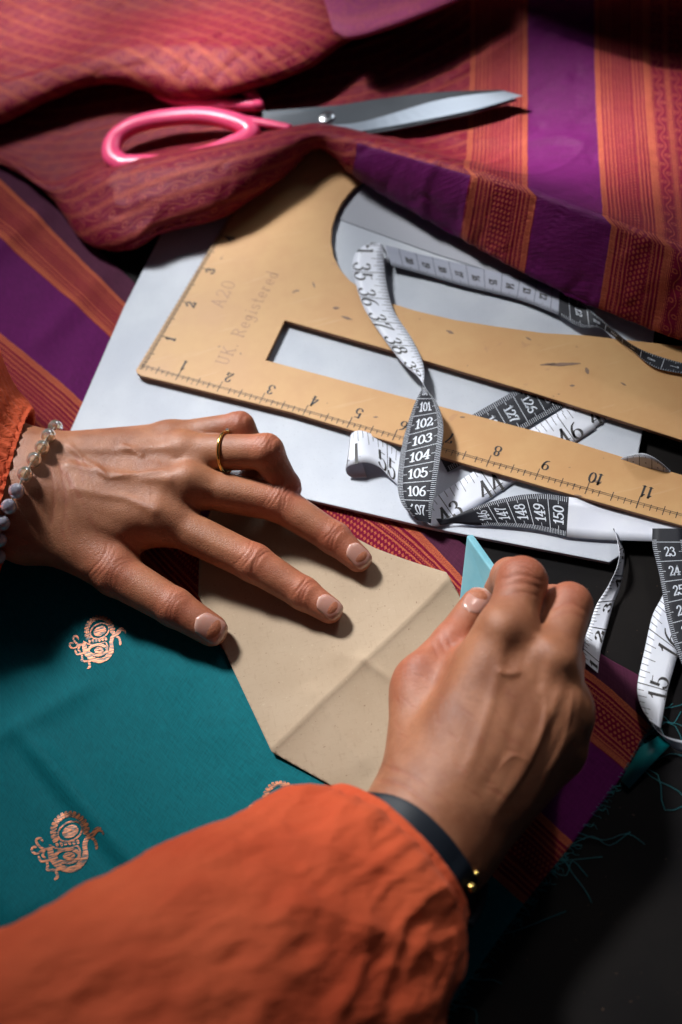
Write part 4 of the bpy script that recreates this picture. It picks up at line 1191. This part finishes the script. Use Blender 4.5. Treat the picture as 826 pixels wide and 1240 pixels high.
def nail(bvh, tip, axis, up, L, Wd, parent, back=.15, lift=.02):
    """nail plate moulded on the finger; tip = centre of the fingertip, axis towards the tip"""
    axis = nrm(axis); up = nrm(np.array(up) - axis * np.dot(up, axis)); side = np.cross(axis, up)
    nu_, nv_ = 15, 19; V = []; UV = []
    for j in range(nv_):
        t = j / (nv_ - 1); al = (t - .5) * L
        ww = Wd / 2 * (1 - .12 * (1 - t)) * (max(1e-3, 1 - abs(2 * t - 1) ** 4.5)) ** .45
        for i in range(nu_):
            s_ = (i / (nu_ - 1) * 2 - 1); p = np.array(tip) + axis * (al - back) + side * (s_ * ww) + up * 1.1
            hit = bvh.ray_cast(Vector(p * S), Vector(-up))
            if hit[0] is None: pt = np.array(tip) + axis * (al - back) + side * (s_ * ww) + up * .3
            else: pt = np.array(hit[0]) / S
            V.append(pt); UV.append((i / (nu_ - 1), t))
    V = np.array(V).reshape(nv_, nu_, 3)
    # smooth plate: keep the height profile from a low-order fit so that skin relief does not show in it
    hgt = (V - np.array(tip)) @ up; sx = np.linspace(-1, 1, nu_)[None, :] + 0 * hgt; ty = np.linspace(-1, 1, nv_)[:, None] + 0 * hgt
    A_ = np.stack([np.ones_like(sx), ty, ty ** 2, sx ** 2, sx, sx * ty], -1).reshape(-1, 6); co, *_ = np.linalg.lstsq(A_, hgt.ravel(), rcond=None)
    fit = (A_ @ co).reshape(hgt.shape); rim = np.clip(1 - np.maximum(np.abs(sx), np.abs(ty) * .98) ** 6, 0, 1)
    # plate stands proud in the middle, its rim sinks into the fold
    tgt = fit + lift - .035 + .055 * rim
    V = V + up * (tgt - hgt)[..., None]
    o = mesh_obj('fingernail', V.reshape(-1, 3), grid_faces(nv_, nu_), m_nail, parent, uv=UV); solidify(o, .03, -1)
    return o

def bvh_of(V, F_): return BVHTree.FromPolygons([tuple(q) for q in (V * S)], [tuple(int(i) for i in f_) for f_ in F_])
def J(px, py, z): return P(px, py, z)
HH = .066

# ---- left hand, flat on the paper
wr0, wr1, wr2 = J(50, 566, 3.1), J(42, 604, 3.0), J(32, 640, 2.6)
fl_mcp = dict(i=J(196, 628, 2.45), m=J(228, 588, 2.8), r=J(222, 549, 2.9), l=J(206, 533, 2.5))
fingers = [
 dict(j=[(fl_mcp['i'], 1.02), (J(308, 682, 1.65), .92), (J(368, 719, 1.10), .78), (J(399, 739, .90), .64)], up=(0, 0, 1), k=.1, bul=1.1),
 dict(j=[(fl_mcp['m'], 1.02), (J(338, 609, 1.85), .93), (J(405, 652, 1.15), .78), (J(434, 677, .90), .64)], up=(0, 0, 1), k=.1, bul=1.1),
 dict(j=[(fl_mcp['r'], .98), (J(322, 547, 3.5), .86), (J(346, 590, 2.1), .72), (J(338, 612, 1.0), .60)], up=[(0, 0, 1), (.5, .1, 1), (1, .1, .6), (1, 0, .3)], k=.1, bul=.9, cr=.8),
 dict(j=[(fl_mcp['l'], .90), (J(290, 517, 3.0), .74), (J(316, 560, 1.9), .63), (J(296, 586, 1.0), .54)], up=[(0, 0, 1), (.5, .1, 1), (1, .1, .6), (1, 0, .3)], k=.1, bul=.9, cr=.7),
 dict(j=[(J(80, 648, 2.2), 1.35), (J(140, 694, 1.9), 1.12), (J(212, 736, 1.45), .93), (J(256, 763, 1.02), .78)], up=[(.1, -.3, 1), (.1, -.3, 1), (.1, -.25, 1), (.1, -.2, 1)], k=.1, bul=.7, thumb=True, cr=.6),
]
palm = [(wr0, fl_mcp['l'], 1.45, .92), (wr0, fl_mcp['r'], 1.5, .98), (wr1, fl_mcp['m'], 1.75, 1.02), (wr1, fl_mcp['i'], 1.8, 1.05), (wr2, J(140, 680, 2.0), 1.45, 1.05), (wr2, fl_mcp['i'], 1.4, .9),
        (J(110, 600, 2.0), fl_mcp['m'], 1.6, 1.0), (J(110, 640, 1.9), fl_mcp['i'], 1.45, .95)]
forearm = [(wr0, J(-130, 470, 4.2), 1.55, 1.9), (wr1, J(-140, 515, 4.2), 1.85, 2.3), (wr2, J(-150, 560, 3.8), 1.45, 1.9)]
webs = []
up = np.array([0, 0, 1.0])
mt = lambda k, q: fl_mcp[k] + up * q
bumps = [(mt('i', .85), .75, .20), (mt('m', .85), .75, .20), (mt('r', .8), .7, .16), (mt('l', .75), .6, .14),
         (J(165, 572, 4.4), .45, -.06), (J(206, 605, 3.9), .55, -.14), (J(214, 565, 3.9), .5, -.12), (J(165, 660, 3.2), .7, -.22)]
ridges = [([J(85, 562, 4.65), J(140, 575, 4.35), J(205, 580, 4.1)], .28, .10), ([J(90, 590, 4.8), J(150, 600, 4.3), J(186, 618, 3.9)], .28, .08), ([J(90, 545, 4.4), J(150, 545, 4.1), J(205, 543, 3.9)], .26, .09),
          ([J(84, 541, 4.55), J(100, 553, 4.6), J(115, 560, 4.55), J(126, 574, 4.55)], .17, .085), ([J(150, 540, 4.3), J(162, 545, 4.25), J(170, 550, 4.2)], .18, .08), ([J(130, 578, 4.5), J(160, 574, 4.3), J(200, 571, 4.1)], .14, .05),
          ([J(60, 610, 4.8), J(110, 640, 4.0), J(150, 655, 3.5)], .16, .05)]
relief = [([(190, 617)], 13, .10), ([(224, 574)], 13, .10), ([(215, 541)], 11, .08), ([(207, 596), (180, 600)], 8, -.07), ([(224, 557), (190, 560)], 6, -.06),
          ([(134, 574), (175, 571), (218, 574)], 4.5, .05), ([(120, 600), (155, 604), (186, 616)], 5, .05), ([(140, 545), (175, 541), (210, 540)], 4.5, .04), ([(95, 618), (130, 640), (170, 655)], 7, .04),
          ([(240, 590), (285, 596), (330, 606)], 5, .03), ([(205, 630), (250, 655), (298, 676)], 5, .03), ([(88, 690), (130, 690), (160, 700)], 9, .05),
          ([(60, 560), (66, 600), (62, 640)], 2.2, -.03), ([(72, 556), (79, 600), (76, 650)], 2.0, -.02)]
for k in range(16):
    x0 = 66 + rng.rand() * 50; y0 = 545 + rng.rand() * 90; relief.append(([(x0, y0), (x0 + 7 + rng.rand() * 8, y0 + 20 + rng.rand() * 20)], 1.6, -.009))
V, F_, fl, cs = build_hand(fingers, palm, webs, bumps, ridges, forearm, HH, .36, relief=relief, rscale=.55)
arm_l = mesh_obj('arm', V, F_, m_skin, person, attr={'flush': fl, 'crease': cs}); arm_l['label'] = 'left hand and wrist resting on the paper'
bl_ = bvh_of(V, F_)
def dirn(a, b): return nrm(np.array(b) - np.array(a))
for k, (L_, W_, bk, upv) in {0: (1.25, 1.06, -.02, (.15, -.1, 1)), 1: (1.25, 1.06, -.02, (.15, -.1, 1)), 4: (1.5, 1.3, -.05, (.15, -.35, 1))}.items():
    js = fingers[k]['j']; nail(bl_, js[-1][0], dirn(js[-2][0], js[-1][0]) * np.array([1, 1, .7]), upv, L_, W_, arm_l, bk)

# ---- right hand, closed round the chalk
R = dict(
 i=J(614, 770, 5.6), m=J(668, 808, 5.3), r=J(680, 862, 4.4), l=J(678, 912, 3.4))
wa, wb, wc = J(499, 977, 3.9), J(523, 1000, 4.0), J(552, 1025, 3.6)
fingers = [
 dict(j=[(R['i'], 1.12), (J(632, 705, 5.5), 1.07), (J(618, 700, 3.2), .88), (J(603, 716, 1.7), .70)], up=[(0, 0, 1), (.0, .6, 1), (.2, 1, -.2), (0, 1, 0)], k=.08, bul=.9, cr=.6),
 dict(j=[(R['m'], 1.06), (J(689, 734, 4.4), .99), (J(668, 732, 2.4), .84), (J(640, 750, 1.0), .68)], up=[(0, 0, 1), (.2, .6, 1), (.2, 1, -.2), (0, 1, 0)], k=.08, bul=.9, cr=.6),
 dict(j=[(R['r'], .98), (J(683, 800, 3.0), .86), (J(658, 790, 1.5), .76), (J(635, 800, .9), .62)], up=(.6, .6, .6), k=.1, bul=.6, cr=0),
 dict(j=[(R['l'], .90), (J(680, 858, 2.0), .78), (J(662, 850, 1.1), .68), (J(645, 855, .8), .58)], up=(.6, .6, .6), k=.1, bul=.6, cr=0),
 dict(j=[(J(514, 925, 3.6), 1.15), (J(510, 822, 3.5), 1.05), (J(548, 777, 3.4), .86), (J(577, 732, 3.1), .72)], up=(-.25, -.45, .86), k=.1, bul=.6, thumb=True, cr=.4),
]
palm = [(wa, J(508, 840, 3.4), 1.42, 1.15), (wa, R['i'], 1.42, 1.12), (wb, R['i'], 1.7, 1.15), (wb, R['m'], 1.75, 1.1), (wc, R['r'], 1.42, 1.1), (wc, R['l'], 1.4, 1.0), (wb, R['r'], 1.7, 1.1),
        (J(560, 900, 3.6), J(600, 800, 4.4), 1.7, 1.2), (J(600, 940, 3.0), J(660, 880, 3.4), 1.5, 1.3), (J(508, 840, 3.4), J(600, 800, 4.0), .9, 1.0)]
forearm = [(wa, J(345, 1130, 6.0), 1.4, 1.8), (wb, J(385, 1180, 6.0), 1.7, 2.2), (wc, J(425, 1225, 5.6), 1.35, 1.8)]
bumps = [(R['i'] + np.array([-.3, .2, 1.0]), .62, .30), (R['m'] + np.array([-.1, .3, 1.0]), .58, .27), (J(562, 838, 5.0), .8, -.16), (J(640, 850, 5.4), .5, -.10), (R['r'] + np.array([.2, .3, .75]), .65, .10),
         (J(645, 800, 5.6), .5, -.16), (J(652, 762, 5.2), .4, -.14), (J(618, 815, 6.3), .28, .07, ((1, .2, 0), 1.8)), (J(515, 800, 4.3), .6, .16)]
ridges = [([R['i'] + up * .9, J(590, 860, 5.6), J(560, 930, 5.4)], .30, .13), ([R['m'] + up * .9, J(630, 880, 5.4), J(590, 950, 5.2)], .28, .14), ([R['r'] + up * .8, J(655, 920, 4.7), J(610, 985, 4.6)], .27, .13),
          ([J(660, 850, 5.6), J(640, 895, 5.3), J(625, 935, 5.0), J(600, 960, 4.9)], .14, .05)]
relief = [([(611, 760)], 19, .17), ([(684, 800)], 17, .15), ([(618, 792)], 15, -.10), ([(601, 812), (616, 816), (631, 814)], 4, .07), ([(650, 770), (655, 800), (650, 840)], 9, -.13), ([(570, 838)], 34, -.14),
          ([(500, 798)], 15, .10), ([(612, 775), (592, 860), (562, 945)], 8, .08), ([(684, 822), (650, 900), (600, 985)], 7, .09), ([(702, 872), (668, 930), (626, 1000)], 6, .08), ([(632, 850), (612, 910), (582, 965)], 9, -.06), ([(680, 860), (655, 905), (625, 960)], 7, -.05),
          ([(662, 842), (657, 885), (641, 925), (618, 962)], 3.6, .06), ([(694, 840), (683, 895), (660, 940)], 3.6, .05), ([(641, 925), (622, 915), (605, 930)], 3, .04),
          ([(452, 944), (490, 952), (530, 985)], 2.8, -.045), ([(460, 926), (495, 938), (520, 955)], 2.4, -.03), ([(478, 935), (470, 890), (480, 850)], 9, .05),
          ([(606, 702), (632, 696), (658, 704)], 2.2, -.04), ([(604, 712), (632, 706), (660, 714)], 2.2, -.035), ([(608, 722), (632, 717), (656, 724)], 2, -.03), ([(666, 738), (690, 730), (712, 742)], 2.2, -.04), ([(666, 748), (690, 741), (712, 752)], 2, -.03),
          ([(530, 770), (540, 790)], 2, -.035), ([(537, 765), (548, 784)], 2, -.03), ([(523, 778), (532, 798)], 2, -.03), ([(700, 790), (712, 830), (706, 880)], 7, -.06)]
for k in range(26):
    x0 = 470 + rng.rand() * 150; y0 = 830 + rng.rand() * 130; relief.append(([(x0, y0), (x0 + 6 + rng.rand() * 14, y0 + 5 + rng.rand() * 12)], 1.5, -.016))
V, F_, fl, cs = build_hand(fingers, palm, [], bumps, ridges, forearm, HH, .2, kpalm=1.1, relief=relief, rscale=.68)
arm_r = mesh_obj('arm', V, F_, m_skin, person, attr={'flush': fl, 'crease': cs}); arm_r['label'] = 'right hand closed round the blue chalk'
br_ = bvh_of(V, F_)
js = fingers[4]['j']; nail(br_, js[-1][0], dirn(js[-2][0], js[-1][0]), (-.25, -.45, .86), 1.75, 1.2, arm_r, .10)

# ------------------------------------------------------------------ blue tailor's chalk
ck = empty('tailors_chalk', 'pale blue triangular tailor chalk gripped in the right hand', 'chalk', P(575, 720, 1))
c4 = [P(565, 648, 3.1), P(610, 712, 3.0), P(606, 765, 1.0), P(555, 736, .45)]
nrmv = nrm(np.cross(c4[1] - c4[0], c4[3] - c4[0])); nrmv = nrmv if nrmv @ FW > 0 else -nrmv
V = c4 + [q + nrmv * .42 for q in c4]; F_ = [(0, 1, 2, 3), (7, 6, 5, 4)] + [(i, i + 4, (i + 1) % 4 + 4, (i + 1) % 4) for i in range(4)]
o = mesh_obj('chalk_body', np.array(V), F_, m_chalk, ck, smooth=False); bevel(o, .07, 3)
e1 = nrm(c4[1] - c4[3]); e2 = nrm(np.cross(nrmv, e1)); cc = P(582, 716, 1.9); cc = cc - nrmv * (np.dot(cc - c4[0], nrmv) + .015)
ps = np.array([(math.cos(a) * .38, math.sin(a) * .38) for a in np.linspace(-.4, 4.0, 26)])
v, f = stroke_quads(ps, np.full(26, .035), lambda q: np.array([cc + e1 * x + e2 * y for x, y in q]))
mesh_obj('embossed_ring', v, f, m_chalk_mark, ck, smooth=False)

# ------------------------------------------------------------------ sleeves
def sleeve(name, st, nr, na, wr, seed, parent, gather=0, label=None):
    """st: (Ax,Ay,Bx,By,zc,half height) silhouettes of the tube from the opening backwards"""
    cen = []; ax1 = []; hh = []
    for ax_, ay_, bx_, by_, zc, hz in st:
        a = P(ax_, ay_, zc); b = P(bx_, by_, zc); cen.append((a + b) / 2); ax1.append((b - a) / 2); hh.append([hz])
    cen = cr(cen, nr); ax1 = cr(ax1, nr); hh = cr(np.array(hh), nr)[:, 0]
    view = nrm(np.mean(cen, 0) - CAM)
    V = []
    for i in range(nr):
        t = nrm(cen[min(i + 1, nr - 1)] - cen[max(i - 1, 0)]); a1 = ax1[i]; a2 = nrm(np.cross(t, a1)); a2 = a2 * hh[i]
        for k in range(na):
            th = 2 * math.pi * k / na; r_ = a1 * math.cos(th) + a2 * math.sin(th)
            V.append(cen[i] + r_)
    V = np.array(V).reshape(nr, na, 3)
    C = cen[:, None, :]; D_ = V - C; Ln = np.linalg.norm(D_, axis=2, keepdims=True); Dn = D_ / Ln
    i_ = np.linspace(0, 1, nr)[:, None] + np.zeros((nr, na)); q = V
    n1 = fbm(q * np.array([.30, .30, .30]), 3, seed); rid = 1 - np.abs(fbm(q * .42 + 3.1, 3, seed + 3)) * 1.6; n3 = fbm(q * 1.3, 2, seed + 8)
    th_ = np.linspace(0, 2 * math.pi, na, endpoint=False)[None, :] + 0 * i_
    if not gather:
        n1 = fbm(q * np.array([.20, .20, .20]), 2, seed); n2 = fbm(np.stack([th_ * 1.6, i_ * 9, i_ * 0], -1), 2, seed + 2); w2 = 1 - np.abs(vnoise(np.stack([np.cos(th_) * 1.3 + i_ * 5, np.sin(th_) * 1.3 - i_ * 3, i_ * 2], -1), seed + 6)) * 2.4
        ax_d = nrm(cen[0] - cen[-1]); al_ = q @ ax_d
        lo_ = np.stack([np.cos(th_) * 1.7 + al_ * .05, np.sin(th_) * 1.7, al_ * .13], -1); fine = np.stack([np.cos(th_) * 6, np.sin(th_) * 6, al_ * .5], -1)
        d = wr * (n1 * .55 + np.clip(w2, -.6, 1) * .28 + (1 - np.abs(fbm(lo_, 3, seed + 21)) * 2.6) * .30 + (1 - np.abs(fbm(fine, 2, seed + 31)) * 2.2) * .12 + n3 * .05)
    else:
        d = wr * (n1 * .8 + np.clip(rid, -.5, 1) * .3 + n3 * .18)
    if gather:
        th = np.linspace(0, 2 * math.pi, na, endpoint=False)[None, :]
        g_ = np.sin(th * gather + 2.2 * fbm(np.stack([np.cos(th) * 2 + 0 * i_, np.sin(th) * 2 + 0 * i_, i_ * 2], -1), 2, seed)) * np.exp(-i_ * 3.0)
        d = d + g_ * .10
    if not gather: d = d * np.clip(i_ * 9, .25, 1)
    V = V + Dn * d[..., None]
    return V
def sleeve_obj(V, parent, nm='sleeve', label=None):
    nr, na = V.shape[:2]
    # turn the hem inward
    c0 = V[0].mean(0); back = nrm(V[6].mean(0) - V[0].mean(0)); inner = [(V[0] - c0) * .96 + c0 + back * .10, (V[0] - c0) * .93 + c0 + back * .6, (V[0] - c0) * .90 + c0 + back * 1.6]
    VV = np.vstack([inner[2][None], inner[1][None], inner[0][None], V])
    o = mesh_obj(nm, VV.reshape(-1, 3), grid_faces(nr + 3, na, True), m_orange, parent)
    if label: o['label'] = label
    return o
st = [(402, 958, 566, 1112, 5.0, 2.4), (366, 966, 552, 1168, 5.5, 2.8), (335, 975, 545, 1215, 6.3, 3.6), (280, 1005, 520, 1290, 7.0, 4.2), (200, 1048, 450, 1370, 8.0, 4.6), (80, 1104, 360, 1450, 9.2, 4.8), (-60, 1163, 220, 1540, 10.5, 5.0), (-240, 1228, 40, 1640, 12, 5.2)]
sleeve_obj(sleeve('sleeve', st, 190, 260, .62, 31, person), person, label='wide crinkled right sleeve filling the bottom corner')
st = [(42, 500, -12, 706, 3.4, 2.0), (34, 490, -22, 706, 3.5, 2.1), (18, 472, -50, 700, 3.8, 2.5), (2, 440, -85, 690, 4.3, 3.0), (-10, 405, -120, 680, 4.8, 3.6), (-40, 370, -180, 660, 5.4, 4.0), (-110, 330, -260, 640, 6, 4.2)]
sleeve_obj(sleeve('sleeve', st, 110, 560, .13, 47, person, gather=46), person, label='gathered cuff of the left sleeve')

# ------------------------------------------------------------------ bracelet, ring, watch
def surf(bvh, px, py, off):
    d = nrm(ray(px, py)); hit = bvh.ray_cast(Vector(CAM * S), Vector(d))
    if hit[0] is None: return None, None
    p = np.array(hit[0]) / S; n_ = np.array(hit[1]); n_ = n_ if n_ @ d < 0 else -n_
    return p + n_ * off, n_
def sphere(c, r, nu_=20, nv_=12):
    V = []
    for j in range(nv_ + 1):
        a = math.pi * j / nv_
        for i in range(nu_): b_ = 2 * math.pi * i / nu_; V.append(c + r * np.array([math.sin(a) * math.cos(b_), math.sin(a) * math.sin(b_), math.cos(a)]))
    return np.array(V), grid_faces(nv_ + 1, nu_, True)
br = empty('bead_bracelet', 'bracelet of clear golden and grey lavender beads on the left wrist', 'bracelet', P(40, 580, 4))
bp = [(67, 517), (61, 531), (53, 544.5), (44, 559), (34, 575), (25, 593), (16.5, 611.5), (9.5, 630), (6, 648), (5, 665)]
cents = []
for i, (x, y) in enumerate(bp):
    p, n_ = surf(bl_, x - 2, y + 3, .36)
    if p is None: p = P(x, y, 2.8 if i == 0 else 2.4)
    cents.append(p)
    v, f = sphere(p, .385); mesh_obj('bead', v, f, m_bead_clear if i < 5 else m_bead_grey, br)
c = cr(np.array(cents), 60); v, f = tube(c, .05, 6); mesh_obj('cord', v, f, m_string, br)

ring = empty('gold_ring', 'thin gold ring with a small stone on the left ring finger', 'ring', P(274, 546, 3.3))
a, b_ = fl_mcp['r'], J(322, 547, 3.5)
tt = .52; rc = a * (1 - tt) + b_ * tt; ax_ = nrm(b_ - a); u1 = nrm(np.cross(ax_, up)); u2 = np.cross(u1, ax_)
cp = np.array([rc + (u1 * math.cos(t) + u2 * math.sin(t)) * .985 for t in np.linspace(0, 2 * math.pi, 61)[:-1]])
v, f = tube(cp, .12, 10, closed=True, squash=(1.0, .7)); mesh_obj('band', v, f, m_gold, ring)
sd = nrm(P(274, 519, 3.6) - rc); sd = nrm(sd - ax_ * np.dot(sd, ax_)); tp = rc + sd * 1.12
v, f = sphere(tp, .13, 8, 5); mesh_obj('stone', v, f, m_stone, ring, smooth=False)
v, f = tube(np.array([tp - sd * .22, tp - sd * .02]), [.07, .15], 8); mesh_obj('setting', v, f, m_gold, ring)

wt = empty('wrist_strap', 'dark navy leather strap with gold studs on the right wrist, half under the sleeve', 'strap', P(520, 1010, 4))
A = [(432, 960), (452, 962), (480, 966), (508, 980), (535, 1004), (556, 1030), (572, 1056), (581, 1080)]
B = [(428, 985), (446, 990), (470, 1000), (490, 1018), (510, 1040), (528, 1064), (546, 1090), (566, 1120)]
ra = []; rb = []
wax = nrm(wb - J(380, 1180, 6.4))
def wrist_pt(px, py):
    p, n_ = surf(br_, px, py, .10); return p
pa = [wrist_pt(*q) for q in A]; pb = [wrist_pt(*q) for q in B]
def fillin(lst, src, zdef):
    out = []
    for q, s_, zd in zip(lst, src, zdef): out.append(q if q is not None else P(s_[0], s_[1], zd))
    return np.array(out)
pa = fillin(pa, A, [3.4, 4.4, 5, 5.2, 5, 4.6, 3.8, 2.8]); pb = fillin(pb, B, [3.6, 4.6, 5.2, 5.4, 5.2, 4.6, 4, 2.8])
n = 50; a_ = cr(pa, n); b2 = cr(pb, n)
V = np.stack([a_ * (1 - t) + b2 * t for t in np.linspace(0, 1, 7)]); o = mesh_obj('strap', V.reshape(-1, 3), grid_faces(7, n), m_strap, wt); solidify(o, .18, 0); bevel(o, .04)
for (x, y, zz_, r_) in [(577, 1058, 4.4, .12), (571, 1075, 4.6, .22), (560, 1089, 4.8, .10)]:
    p = P(x, y, zz_ + .5); v, f = sphere(p, r_, 14, 8); mesh_obj('stud', v, f, m_gold, wt)
v, f = tube(cr(Pn([(585, 1068, 3.2), (583, 1085, 3.0), (576, 1105, 3.0), (566, 1120, 3.2)]), 20), .22, 10, squash=(1, .6)); mesh_obj('strap_end', v, f, m_strap, wt)
